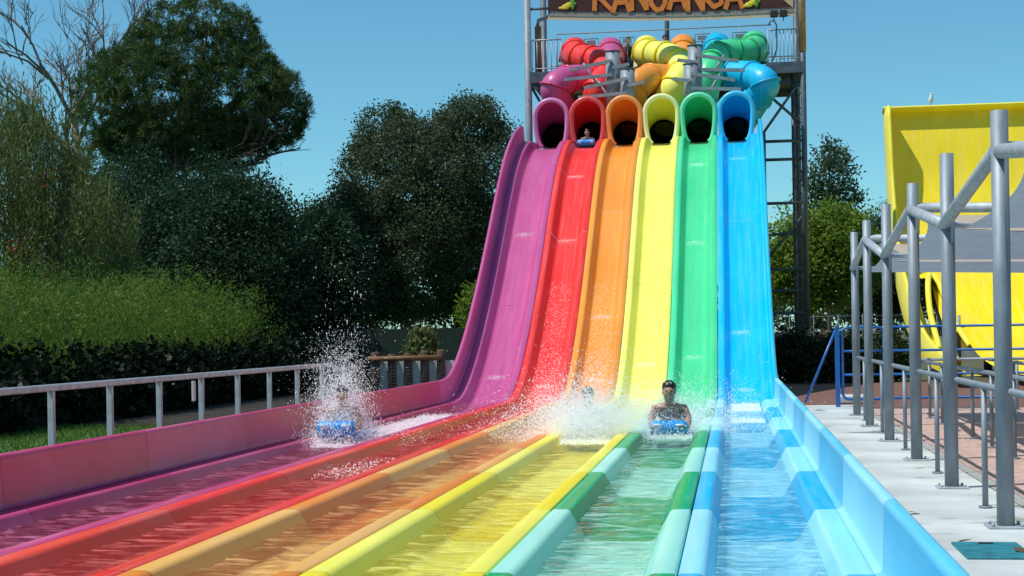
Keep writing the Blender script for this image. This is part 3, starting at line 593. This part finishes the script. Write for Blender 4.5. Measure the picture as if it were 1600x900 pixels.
# holm oak
ob = [(-13.6, 65, 8.0, 3.2, 3.2, 2.9), (-11.2, 65, 8.3, 2.4, 2.8, 3.0), (-16.0, 65, 5.6, 2.2, 2.8, 2.6), (-13.6, 64.5, 4.8, 3.4, 3.2, 2.6), (-10.6, 65, 5.0, 2.4, 2.8, 2.6), (-14.6, 65, 10.0, 1.5, 1.8, 1.5), (-11.0, 65, 10.6, 1.4, 1.6, 1.2), (-15.6, 64.5, 3.6, 1.8, 2, 1.4), (-17.2, 65, 4.6, 1.0, 1.4, 1.6), (-12.6, 63, 6.6, 2.2, 1.8, 2.2)]
tree('holm_oak', (-11.4, 65, 0), 'large rounded grey-green oak tree left of the slide', [(-11.4, 65, -.1), (-11.5, 65, 2), (-12.2, 65, 5), (-12.6, 65, 8)], ob, OAK, 5, 4800, 38, .19, .125, .078, inner=.78, lump=.06, limbs=10, tr=.42)
# weeping pepper tree at the far left
pe = [(-20.6, 42, 6.4, 2.2, 2.2, 2.0), (-18.9, 42, 4.3, 1.9, 2.0, 2.2), (-21.3, 42, 4.2, 2.4, 2.2, 2.4), (-19.9, 42, 6.9, 1.0, 1.2, 1.1), (-21.4, 42, 7.6, 1.3, 1.4, 1.0)]
pt = tree('pepper_tree', (-19.9, 42.4, 0), 'weeping yellow-green tree with reddish tufts at the far left', [(-19.9, 42.4, 0), (-19.7, 42.4, 2), (-19.3, 42.2, 4.2), (-19.0, 42, 6.2)], pe, PEPP, 8, 1700, 32, .11, .17, .034, droop=2.4, inner=.55, lump=.12, flat=3.6, limbs=8, bark=BARKL)
leaves('red_seed_tufts', leafmat('seed_tufts', (.16, .045, .02), (.26, .09, .04), .2), pt, [(Vector((g.uniform(-1.6, 1.2), -2.0 - g.uniform(0, .4), g.uniform(3.2, 6.4)))) for _ in range(26)], .13, 16, .12, .06, 77, flat=1.8, kind='stuff')
# bare crown sticking up behind it
bt = empty('bare_tree', (-29.2, 66, 0)); tag(bt, 'leafless tree with thin grey branches at the top left', 'tree')
def branch(mb, p, d, L, r, dep, rg):
    q = p + d * L; m_ = p.lerp(q, .5) + Vector((rg.uniform(-.1, .1), rg.uniform(-.1, .1), rg.uniform(-.05, .1))) * L; mb.tube([p, m_, q], [r, r * .8, r * .6], 5, cap=False)
    if dep == 0: return
    for k in range(3 if dep > 1 else 4):
        dd = (d + Vector((rg.uniform(-.8, .8), rg.uniform(-.7, .7), rg.uniform(-.25, .6)))).normalized(); branch(mb, p.lerp(q, rg.uniform(.5, 1)), dd, L * rg.uniform(.55, .8), r * .58, dep - 1, rg)
MB().tube([(0, 0, 0), (.1, 0, 6), (-.1, 0, 11.5)], [.34, .26, .17], 9).build('trunk', BARKL, bt)
rg = random.Random(21)
for a in range(9):
    mb = MB(); an = a * 2.4; branch(mb, Vector((-.1, 0, 7.6 + a * .55)), Vector((math.cos(an) * .6, math.sin(an) * .5, .75)).normalized(), 3.1, .11, 4, rg); mb.build('bough', BARKL, bt)
# dead lower branches of the pine, drawn out to the right and left
db = bpy.data.objects['umbrella_pine']; rg = random.Random(9)
for p, d, L in (((.9, -1.6, 8.6), (1, -.1, -.05), 2.6), ((3.6, -1.5, 8.3), (1, -.1, .12), 1.9), ((-.2, -1.2, 6.2), (-1, -.4, .1), 2.2), ((.2, -1.6, 5.8), (.8, -.5, .25), 2.4), ((.4, -1.6, 5.0), (.9, -.5, -.3), 1.8)):
    mb = MB(); branch(mb, Vector(p), Vector(d).normalized(), L, .09, 3, rg); mb.build('dead_branch', BARK, db)
# dark broadleaf trees between hedge and pine
def dk(x, yy, zt, wx, seed, label, nm='broadleaf_tree', m=DARKL):
    b = [(x, yy, zt * .6, wx, wx * .9, zt * .38), (x - wx * .55, yy - .3, zt * .42, wx * .7, wx * .7, zt * .34), (x + wx * .5, yy - .5, zt * .45, wx * .7, wx * .7, zt * .36), (x + wx * .1, yy, zt * .82, wx * .6, wx * .6, zt * .17)]
    tree(nm, (x, yy, 0), label, [(x, yy, 0), (x + .1, yy, zt * .3), (x, yy, zt * .6)], b, m, seed, 1000, 38, .22, .13, .07, inner=.6, lump=.12, limbs=6, group='dark broadleaf trees behind the hedge')
dk(-18.6, 50, 7.0, 2.3, 31, 'dark glossy broadleaf tree below the left side of the pine')
dk(-16.0, 48.5, 7.1, 2.2, 32, 'dark glossy broadleaf tree below the right edge of the pine')
dk(-14.4, 52, 6.2, 1.7, 33, 'slimmer dark tree between the pine and the grey-green oak')
dk(-22.5, 54, 7.5, 2.4, 34, 'dark tree behind the weeping tree at far left')
dk(-23.0, 57, 9.0, 2.3, 35, 'taller dark tree in front of the pine trunk')
dk(-19.6, 56.5, 8.4, 2.4, 36, 'dark tree filling the space under the right half of the pine crown')
# bamboo hedge
hg = empty('bamboo_hedge', (-15.1, 29, .12)); tag(hg, 'bright green feathery bamboo hedge above the lawn at left', 'hedge')
hb = []
yy = 15.0
while yy < 38.5:
    hb += [(g.uniform(-14.3, -13.9), yy, g.uniform(.8, 1.1), 1.5, 1.1, 1.0), (g.uniform(-13.4, -12.6), yy + .4, g.uniform(1.75, 2.25), 1.7, 1.0, .75 + g.uniform(0, .3))]; yy += 1.15
hb = [(a + 13.6 + (0 if b < 34 else .25), b - 27, c, d, e, f_) for a, b, c, d, e, f_ in hb]
leaves('foliage', BAMB, hg, blobs(hb, 4400, 41, .5, .24), .17, 27, .13, .021, 42, droop=-.7)
cm = MB(); 
for _ in range(160):
    q = Vector((g.uniform(-1.2, .6), g.uniform(-12, 10.5), 0)); cm.tube([q, q + Vector((g.uniform(-.2, .2), 0, 1.6)), q + Vector((g.uniform(-.4, .4), g.uniform(-.3, .3), 2.7))], [.018, .014, .005], 4, cap=False)
cs_ = cm.build('canes', mat('cane', (.10, .13, .03), .6, .2, 9), hg); cs_['kind'] = 'stuff'
# clipped dark hedge in the shade below the bamboo
dh = empty('evergreen_hedge', (-13.0, 30, 0)); tag(dh, 'low dark evergreen hedge in deep shade under the bamboo', 'hedge')
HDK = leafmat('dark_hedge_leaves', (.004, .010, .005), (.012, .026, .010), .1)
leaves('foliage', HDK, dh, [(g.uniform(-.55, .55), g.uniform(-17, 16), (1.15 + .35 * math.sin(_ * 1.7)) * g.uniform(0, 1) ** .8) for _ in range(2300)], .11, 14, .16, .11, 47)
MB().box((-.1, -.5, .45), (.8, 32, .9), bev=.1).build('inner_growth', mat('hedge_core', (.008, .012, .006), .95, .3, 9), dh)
# low shrub by the log fence and dark growth under the oak
def shrub(x, yy, rx, h, m, seed, label, n=160, per=26, L=.14, Wd=.07, name='shrub', group=None):
    t = empty(name, (x, yy, 0)); tag(t, label, 'shrub', group)
    leaves('foliage', m, t, blobs([(0, 0, h * .5, rx, rx * .8, h * .5), (rx * .3, 0, h * .65, rx * .6, rx * .6, h * .4)], n, seed, .5, .18), .12, per, L, Wd, seed)
    for k in range(4): MB().tube([(0, 0, -.05), (rx * .3 * math.cos(k * 1.7), .2 * math.sin(k * 1.7), h * .6)], [.025, .008], 5, cap=False).build('stem', BARK, t)
shrub(-8.1, 39.5, .32, 1.65, PEPP, 51, 'small yellowish shrub behind the log fence')
shrub(-9.2, 55, .7, 3.3, BRIGHT, 52, 'tall light green bush beside the purple slide wall', 300, 30)
for k, (x, yy, h) in enumerate(((-18.5, 56, 2.6), (-16.8, 57, 2.4), (-15.2, 58, 2.2))): shrub(x, yy, 1.4, h, DARKL, 60 + k, ['dark bush behind the green screen, left of three', 'dark bush behind the green screen, middle of three', 'dark bush behind the green screen, right of three'][k], 300, 28, group='bushes behind the screen')
# right-hand background
for k, (x, yy, rx, h) in enumerate(((1.75, 48.6, .8, 1.35), (3.0, 48.0, 1.1, 1.3), (4.5, 49, 1.0, 1.2))): shrub(x, yy, rx, h, SHRUB, 70 + k, ['dark bushy shrub at the foot of the tower column', 'wide dark shrub right of the tower column base', 'dark shrub behind the blue gate'][k], 300, 28, group='shrubs around the tower foot')
tree('lime_tree', (3.4, 76, 0), 'bright yellow-green bushy tree behind the tower column', [(3.4, 76, 0), (3.4, 76, 2), (3.6, 76, 4)], [(3.4, 76, 5.2, 1.8, 1.8, 1.9), (5.0, 76, 5.8, 1.5, 1.6, 1.8), (2.3, 76, 4.6, 1.2, 1.4, 1.4), (4.4, 76, 4.0, 1.8, 1.6, 1.3), (6.2, 77, 5.0, 1.2, 1.4, 1.8)], BRIGHT, 81, 900, 32, .24, .2, .12, inner=.6, lump=.14, tr=.14)
tree('poplar_tree', (5.9, 97, 0), 'tall loose grey-green tree rising behind the bright green one', [(5.9, 97, 0), (6.0, 97, 5), (6.1, 97, 11.5)], [(6.0, 97, 11.0, 1.4, 1.4, 1.9), (5.4, 97, 9.2, 1.2, 1.3, 1.6), (7.0, 97, 9.4, 1.0, 1.2, 1.5), (6.0, 97, 7.5, 1.6, 1.6, 2.0), (6.2, 97, 12.4, .7, .7, .9)], PALE, 83, 300, 22, .26, .26, .14, inner=.5, lump=.2, tr=.16)
tree('conifer_tree', (10.0, 100, 0), 'soft grey-green conifer beside the edge of the yellow wall', [(10, 100, 0), (10, 100, 5), (10, 100, 9)], [(10, 100, 7.2, 1.9, 1.8, 2.4), (8.6, 100, 7.0, 1.2, 1.3, 2.0), (10.6, 100, 5, 2.2, 2, 2.2)], PALE, 85, 500, 24, .25, .3, .05, inner=.5, lump=.15, tr=.16)
tree('lime_tree', (7.6, 82, 0), 'darker green tree between the bright tree and the yellow wall', [(7.6, 82, 0), (7.6, 82, 3), (7.6, 82, 5)], [(7.6, 82, 4.6, 1.8, 1.8, 2.2), (9.0, 82, 4.0, 1.5, 1.6, 1.8), (6.6, 82, 3.2, 1.4, 1.5, 1.2)], SHRUB, 87, 520, 28, .25, .2, .1, tr=.14)
# far belts of woodland
FARL = leafmat('far_leaves', (.022, .045, .022), (.06, .09, .04), .2)
def belt(name, x0, x1, yy, h, n, seed):
    gg = np.random.default_rng(seed); B = []
    x = x0
    while x < x1:
        hh = h * gg.uniform(.65, 1.1); B.append((x, yy + gg.uniform(-4, 4), hh * .5, 3.6, 3, hh * .5)); x += 3.2
    o = leaves(name, FARL, None, blobs(B, n, seed, .6, .1), .45, 20, .5, .3, seed + 1); o['kind'] = 'stuff'; tag(o, 'distant band of dark green woodland on the horizon', 'woodland')
belt('distant_woodland', -95, -8, 125, 7.5, 1500, 91); belt('distant_woodland', -8, 75, 150, 6.0, 1100, 93)
# sunlit clearing wall far behind right
fw = MB().box((9, 92, .5), (22, .3, 1.2)).build('boundary_wall', CONCG); tag(fw, 'low pale wall in the distance behind the right-hand trees', 'wall')
# fence of thin posts in front of the far wall
WF = empty('wire_fence', (1.5, 72, 0)); tag(WF, 'thin grey post-and-rail fence below the bright green tree', 'fence')
for k in range(8): MB().tube([(k * 1.1, 0, -.1), (k * 1.1, 0, 2.3)], .03, 6).build('post', STEEL, WF)
for z in (.7, 1.5, 2.2): MB().tube([(0, 0, z), (8, 0, z)], .018, 5).build('rail', STEEL, WF)
# grass blades on the lawn edge that the camera sees
gl = np.random.default_rng(5); nb = 30000
cc = np.c_[gl.uniform(-14.6, -7.6, nb), gl.uniform(12, 27.6, nb), np.full(nb, .02)]
o = leaves('lawn_grass', leafmat('grass_blades', (.07, .14, .02), (.13, .23, .04), .4), None, cc, .01, 1, .09, .012, 6, droop=-2.5, kind='stuff'); tag(o, 'short mown green grass beside the railing', 'grass')

# ---------------------------------------------------------------- people and mats
def skin_mesh(pts, edges, rad, name):
    me = bpy.data.meshes.new(name); me.from_pydata(pts, edges, []); ob = bpy.data.objects.new(name + '_tmp', me); COL.objects.link(ob)
    md = ob.modifiers.new('s', 'SKIN'); sd = me.skin_vertices[0].data if me.skin_vertices else None
    if sd is None:
        bpy.context.view_layer.objects.active = ob
    sd = me.skin_vertices[0].data
    for i, r in enumerate(rad):
        r = r if isinstance(r, tuple) else (r, r); sd[i].radius = r; sd[i].use_root = (i == 0)
    md.use_smooth_shade = True; s2 = ob.modifiers.new('u', 'SUBSURF'); s2.levels = 2; s2.render_levels = 2
    dg = bpy.context.evaluated_depsgraph_get(); dg.update(); out = bpy.data.meshes.new_from_object(ob.evaluated_get(dg)); out.name = name
    bpy.data.objects.remove(ob); bpy.data.meshes.remove(me); out.polygons.foreach_set('use_smooth', [True] * len(out.polygons)); out.materials.clear(); return out
# rider lying head first on a mat, chest propped on both arms, facing -Y
RP = [(0, .55, .13), (0, .32, .16), (0, .10, .25), (0, -.05, .36), (0, -.11, .44), (0, -.13, .50), (0, -.15, .56), (0, -.16, .64), (0, -.155, .69)]
RE = [(0, 1), (1, 2), (2, 3), (3, 4), (4, 5), (5, 6), (6, 7), (7, 8)]; RR = [(.15, .11), (.145, .1), (.16, .11), (.165, .11), (.08, .075), (.066, .066), (.09, .10), (.098, .11), (.065, .075)]
for s in (-1, 1):
    b = len(RP); RP += [(.205 * s, -.06, .37), (.265 * s, -.10, .22), (.25 * s, -.28, .12), (.20 * s, -.40, .12), (.19 * s, -.46, .13)]; RE += [(3, b), (b, b + 1), (b + 1, b + 2), (b + 2, b + 3), (b + 3, b + 4)]; RR += [.074, .056, .046, .036, .032]
    b = len(RP); RP += [(.09 * s, .72, .13), (.11 * s, 1.0, .12), (.12 * s, 1.35, .12), (.12 * s, 1.45, .10)]; RE += [(0, b), (b, b + 1), (b + 1, b + 2), (b + 2, b + 3)]; RR += [.085, .065, .045, .035]
    for f_ in range(4):
        b2 = len(RP); wv = b - 1
rider_me = skin_mesh(RP, RE, RR, 'body')
def head_bits(par, zc, yc, hr=.095, long=False, y=-1):
    m = MB().ball((0, yc, zc + .012), (hr * 1.06, hr * 1.12, hr * 1.0), 22, 14); c = Vector((0, yc, zc))
    m.v = [tuple(c + (Vector(v) - c) * (1 + .16 * noise.noise(Vector(v) * 42 + Vector((par.location.x, 0, 0))) + .10 * noise.noise(Vector(v) * 18))) for v in m.v]; m.build('hair', HAIR, par)
def finger_mesh():
    m = MB()
    for k in range(4): m.tube([(-.03 + k * .02, 0, 0), (-.03 + k * .02, -.035 - .006 * (k in (1, 2)), .012), (-.03 + k * .02, -.05 - .006 * (k in (1, 2)), -.02)], [.010, .009, .007], 6)
    return m.tube([(-.035, .02, 0), (-.055, -.01, .0), (-.05, -.03, -.01)], [.011, .010, .008], 6).mesh('fingers')
FING = finger_mesh()
def mat_obj(loc, label, group='blue slide mats'):
    t = empty('slide_mat', loc); tag(t, label, 'mat', group); n = 12; P = []
    prof_ = [(1.0, .02), (.5, .02), (0, .02), (-.3, .03), (-.46, .08), (-.54, .17), (-.53, .26), (-.46, .31), (-.38, .30), (-.34, .24), (-.36, .17), (-.3, .09), (0, .075), (.5, .07), (1.0, .07)]
    for i in range(n + 1):
        x = -.29 + .58 * i / n; rd = 1 if 0 < i < n else .9
        P.append([(x, a, b * rd + .005) for a, b in prof_])
    m = MB().grid(P)
    nv = len(prof_)
    m.f += [tuple(range(nv - 1, -1, -1)), tuple(n * nv + k for k in range(nv))]; m.sm += [False, False]; m.build('foam_body', MATB, t)
    for s in (-1, 1):
        MB().tube([(.17 * s - .06, -.52, .24), (.17 * s - .05, -.585, .25), (.17 * s + .05, -.585, .25), (.17 * s + .06, -.52, .24)], .016, 6).build('handle', MATW, t)
        MB().tube([(.2 * s, -.545, .2), (.2 * s, -.558, .2)], .028, 10).build('grommet', MATW, t)
    MB().box((0, .25, .078), (.4, .5, .012)).build('printed_patch', MATW, t)
    return t
def rider(loc, label, matlabel, skin, trunks, sc_=1.0, rz=0):
    p = empty('person', (loc[0], loc[1], loc[2] + .07), rz); p.scale = (sc_,) * 3; tag(p, label, 'person', 'riders on the slide')
    link('body', rider_me.copy() if skin != SKIN else rider_me, skin, p); head_bits(p, .668, -.125)
    MB().tube([(0, .80, .13), (0, .62, .135), (0, .50, .14), (0, .40, .15)], [.16, .185, .185, .165], 14).build('swim_shorts', trunks, p)
    for s in (-1, 1):
        link('hand', FING, skin, p, (.19 * s, -.47, .14)); MB().ball((.033 * s, -.258, .625), .011, 8, 6).build('eye', DARK, p); MB().ball((.088 * s, -.15, .61), (.014, .025, .032), 8, 6).build('ear', skin, p)
    MB().tube([(0, -.25, .63), (0, -.285, .595), (0, -.26, .585)], [.010, .016, .008], 6).build('nose', skin, p); MB().box((0, -.252, .56), (.045, .012, .01)).build('mouth', CLOTHR, p)
    mat_obj(loc, matlabel)
rider((-1.02, 24.75, -.12), 'dark-haired bare-chested rider propped up on a blue mat in the green lane', 'blue slide mat under the rider in the green lane', SKIN, CLOTHD, 1.12)
rider((-2.26, 24.3, -.12), 'rider hidden by the big splash in the yellow lane', 'blue slide mat inside the splash in the yellow lane', SKIN2, CLOTHB, 1.02, -.14)
rider((-6.02, 23.3, .0), 'rider behind the tall spout of spray in the purple lane', 'blue slide mat in the purple lane under the tall spray', SKIN, CLOTHR, 1.0, .16)
rider((-4.68, 50.95, 7.68), 'rider lying on a mat just leaving the red tube mouth', 'blue slide mat at the red tube mouth', SKIN2, CLOTHD, .82)
# standing figures
SP = [(0, 0, .95), (0, 0, 1.12), (0, -.01, 1.32), (0, 0, 1.46), (0, -.01, 1.55), (0, -.02, 1.64), (0, -.01, 1.72)]
SE = [(0, 1), (1, 2), (2, 3), (3, 4), (4, 5), (5, 6)]; SR = [(.15, .11), (.14, .1), (.17, .11), (.06, .06), (.07, .08), (.08, .095), (.05, .06)]
for s in (-1, 1):
    b = len(SP); SP += [(.2 * s, 0, 1.38), (.25 * s, .02, 1.1), (.24 * s, -.1, .87), (.23 * s, -.13, .78)]; SE += [(2, b), (b, b + 1), (b + 1, b + 2), (b + 2, b + 3)]; SR += [.06, .045, .036, .035]
    b = len(SP); SP += [(.1 * s, 0, .82), (.11 * s, -.02, .48), (.12 * s, .02, .09), (.13 * s, -.12, .04)]; SE += [(0, b), (b, b + 1), (b + 1, b + 2), (b + 2, b + 3)]; SR += [.085, .06, .045, .04]
stand_me = skin_mesh(SP, SE, SR, 'body')
def stander(loc, rz, label, skin, top, bottom, group):
    p = empty('person', loc, rz); tag(p, label, 'person', group); link('body', stand_me, skin, p) if skin == SKIN else link('body', stand_me.copy(), skin, p)
    MB().ball((0, .015, 1.68), (.095, .11, .1), 10, 7).build('hair', HAIR, p)
    MB().tube([(0, 0, .62), (0, 0, .8), (0, 0, 1.0)], [.2, .2, .17], 12).build('shorts', bottom, p)
    if top: MB().tube([(0, 0, .95), (0, 0, 1.15), (0, -.005, 1.34), (0, 0, 1.45)], [.17, .17, .205, .08], 12).build('shirt', top, p)
stander((-3.75, 58.3, 11.05), 0, 'person in a dark shirt on the platform between purple and yellow domes', SKIN, CLOTHD, CLOTHB, 'people waiting on the tower')
stander((-2.35, 58.2, 11.05), .4, 'bare-chested person on the platform beside the yellow dome', SKIN2, None, CLOTHD, 'people waiting on the tower')
stander((1.65, 52.2, .0), 2.6, 'person in a blue shirt seen from behind near the tower column', SKIN, CLOTHB, CLOTHD, 'people near the tower foot')
stander((2.55, 53.0, .0), 1.2, 'person in dark clothes beside the tower column base', SKIN, CLOTHD, CLOTHD, 'people near the tower foot')
stander((3.15, 55.0, .0), -1.0, 'person in a red top walking behind the shrubs', SKIN2, CLOTHR, CLOTHB, 'people near the tower foot')

# ---------------------------------------------------------------- spray
def spray_mat():
    m = bpy.data.materials.new('spray'); m.use_nodes = True; n = m.node_tree.nodes; l = m.node_tree.links; n.remove(n['Principled BSDF'])
    d = n.new('ShaderNodeBsdfDiffuse'); d.inputs[0].default_value = (.62, .63, .63, 1); t = n.new('ShaderNodeBsdfTranslucent'); t.inputs[0].default_value = (.62, .63, .63, 1); tr = n.new('ShaderNodeBsdfTransparent')
    a = n.new('ShaderNodeAddShader'); l.new(d.outputs[0], a.inputs[0]); l.new(t.outputs[0], a.inputs[1])
    b = n.new('ShaderNodeMixShader'); b.inputs[0].default_value = .55; l.new(tr.outputs[0], b.inputs[1]); l.new(a.outputs[0], b.inputs[2]); l.new(b.outputs[0], n['Material Output'].inputs[0]); return m
SPM = spray_mat()
def drops(name, pos, vel, rad, label):
    n = len(pos); v = vel / (np.linalg.norm(vel, axis=1)[:, None] + 1e-9); a = np.cross(v, np.array([.3, .9, .2])); a /= np.linalg.norm(a, axis=1)[:, None] + 1e-9; b = np.cross(v, a); r = rad[:, None]
    st = (1 + 4 * np.random.default_rng(1).uniform(0, 1, n) ** 2 * (rad < .010) * (np.linalg.norm(vel, axis=1) > 2.2))[:, None]
    V = np.stack([pos - v * r * st * 1.3, pos + v * r * st * .5 + a * r * 1.15, pos + v * r * st * .5 - a * r * .58 + b * r, pos + v * r * st * .5 - a * r * .58 - b * r], 1)
    F = np.array([[0, 2, 1], [0, 3, 2], [0, 1, 3], [1, 2, 3]]); idx = (np.arange(n)[:, None, None] * 4 + F[None]).reshape(-1)
    me = bpy.data.meshes.new(name); me.vertices.add(n * 4); me.vertices.foreach_set('co', V.ravel()); me.loops.add(len(idx)); me.loops.foreach_set('vertex_index', idx.astype(np.int32)); me.polygons.add(n * 4); me.polygons.foreach_set('loop_start', np.arange(n * 4, dtype=np.int32) * 3); me.polygons.foreach_set('use_smooth', np.ones(n * 4, dtype=bool)); me.update(calc_edges=True)
    o = link(name, me, SPM); o['kind'] = 'stuff'; tag(o, label, 'spray')
def jets(c, n, seed, njet, up, side, fwd, spread, rmin, rmax, g0=9.8, tmax=.55):
    g = np.random.default_rng(seed); J = np.c_[g.normal(0, side, njet), g.normal(fwd, .6, njet), np.abs(g.normal(up, up * .4, njet))]
    k = g.integers(0, njet, n); t = g.uniform(.0, tmax, n) ** .9; v = J[k] + g.normal(0, spread, (n, 3)); o = np.c_[g.uniform(-.3, .3, n), g.uniform(-.5, .3, n), np.zeros(n)]
    p = np.array(c) + o + v * t[:, None]; p[:, 2] -= .5 * g0 * t ** 2 ; vv = v.copy(); vv[:, 2] -= g0 * t
    r = rmin + (rmax - rmin) * g.uniform(0, 1, n) ** 3; ok = p[:, 2] > c[2] - .02; return p[ok], vv[ok], r[ok]
def cloud(c, s, n, seed, rmin, rmax):
    g = np.random.default_rng(seed); p = np.array(c) + g.normal(size=(n, 3)) * np.array(s); p[:, 2] = c[2] + np.abs(p[:, 2] - c[2]); return p, g.normal(size=(n, 3)), rmin + (rmax - rmin) * g.uniform(0, 1, n) ** 3
def join(*a): return [np.concatenate(x) for x in zip(*a)]
def foamline(x0, x1, y0, y1, n, seed):
    g = np.random.default_rng(seed); p = np.c_[g.uniform(x0, x1, n), g.uniform(y0, y1, n), -.065 + np.abs(g.normal(0, .03, n))]; return p, g.normal(size=(n, 3)), .004 + .010 * g.uniform(0, 1, n) ** 2
drops('splash', *join(jets((-2.26, 24.0, -.1), 15000, 1, 60, 2.9, 1.1, .2, .5, .003, .010), cloud((-2.30, 23.6, -.1), (.42, .25, .42), 42000, 2, .003, .010), cloud((-2.4, 24.2, -.1), (.80, .5, .30), 16000, 22, .004, .010), foamline(-2.6, -1.85, 22.6, 27, 6000, 3)), 'dense white burst of spray around the rider in the yellow lane')
drops('splash', *join(jets((-1.0, 24.9, -.1), 9000, 4, 50, 2.0, 1.7, .8, .5, .003, .009), cloud((-1.0, 25.5, -.1), (.62, .35, .34), 32000, 5, .003, .009), foamline(-1.35, -.65, 23.6, 27, 5000, 6)), 'fan of fine spray on both sides of the rider in the green lane')
drops('splash', *join(jets((-6.0, 23.0, 0), 9000, 7, 44, 3.9, .36, .5, .28, .003, .011, tmax=.75), cloud((-6.0, 23.3, -.1), (.20, .2, .52), 22000, 8, .003, .010), cloud((-6.05, 23.5, -.1), (.42, .5, .15), 14000, 88, .004, .012), foamline(-6.3, -5.5, 22.3, 31, 14000, 9)), 'tall spout of white droplets and froth in the purple lane')
drops('splash', *join(foamline(-4.9, -4.4, 17.4, 20.0, 260, 11), jets((-4.7, 18.2, -.1), 500, 12, 20, .9, .3, 0, .2, .004, .012)), 'small patch of froth in the red lane')
drops('splash', *join(foamline(-.05, .55, 31.8, 32.3, 2500, 13), foamline(-.05, .55, 27.8, 28.4, 1800, 14), foamline(-.05, .55, 33.4, 33.9, 3000, 15)), 'low lines of white froth across the blue lane at the slope foot')
def slopefoam(E, seed, n=1600):
    g = np.random.default_rng(seed); s = LEN - 16 + 0 * g.uniform(0, 1, n); s = g.uniform(34.0, 40.5, n); p = np.zeros((n, 3))
    for i in range(n):
        o, nn = frame(s[i]); xx = g.uniform(.12, .72); p[i] = o + nn * (-.27 + abs(g.normal(0, .04))) + Vector((E + xx, 0, 0))
    return p, np.tile([0, -1, -.7], (n, 1)) + g.normal(0, .2, (n, 3)), .004 + .012 * g.uniform(0, 1, n) ** 3
drops('splash', *slopefoam(-5.10, 21), 'scattered droplets on the foot of the red slope'); drops('splash', *slopefoam(-3.875, 22, 1200), 'scattered droplets on the foot of the orange slope')
# thin crescents of white specks standing in for sun glints at the section joints
for li, (nm, E, W, *_c) in enumerate(SPEC):
    pp, vv_, rr_ = [], [], []
    for q, yj in enumerate(JOINTS[nm]):
        g = np.random.default_rng(300 + li * 10 + q)
        if g.uniform() < .42: continue
        n = int(g.uniform(140, 420)); sj = float(np.interp(yj, PP[:, 0], dS)); u = g.normal(0, .17, n); ss = sj - .5 * u * u - np.abs(g.normal(0, .07, n)) + .05 * g.normal(size=n) * (np.abs(u) < .25)
        for i in range(n):
            if abs(u[i]) > .27: continue
            o, nn = frame(ss[i]); pp.append(tuple(o + nn * (-.277 + abs(g.normal(0, .004))) + Vector((E + W / 2 + u[i], 0, 0)))); vv_.append((g.normal() * .5, -1, -.7)); rr_.append(.004 + .008 * g.uniform() ** 2)
    drops('splash', np.array(pp), np.array(vv_), np.array(rr_), 'thin crescents of white specks standing in for sun glints on the %s slope where its sections meet' % nm)  # stand-in for sun glints, not spray like the other splash objects

# dry leaves blown onto the deck
lf = MB().grid([[(-.05, -.03, .006), (-.05, .03, .004)], [(0, -.045, .018), (0, .04, .012)], [(.06, -.01, .022), (.07, .01, .02)]]).mesh('fallen_leaf'); DRY = mat('dry_leaf', (.10, .07, .035), .9, .3, 20)
for k, (x, yy, a, lb) in enumerate(((1.66, 11.62, .4, 'dry brown leaf lying at the far edge of the teal hatch cover'), (1.95, 11.05, 2.0, 'dry brown leaf lying on top of the teal hatch cover'), (1.5, 13.4, 4.0, 'dry brown leaf on the bare concrete left of the nearest posts'))):
    o = link('fallen_leaf', lf, DRY, None, (x, yy, .02 if k == 1 else .008)); o.rotation_euler.z = a; tag(o, lb, 'leaf', 'dry leaves on the deck')
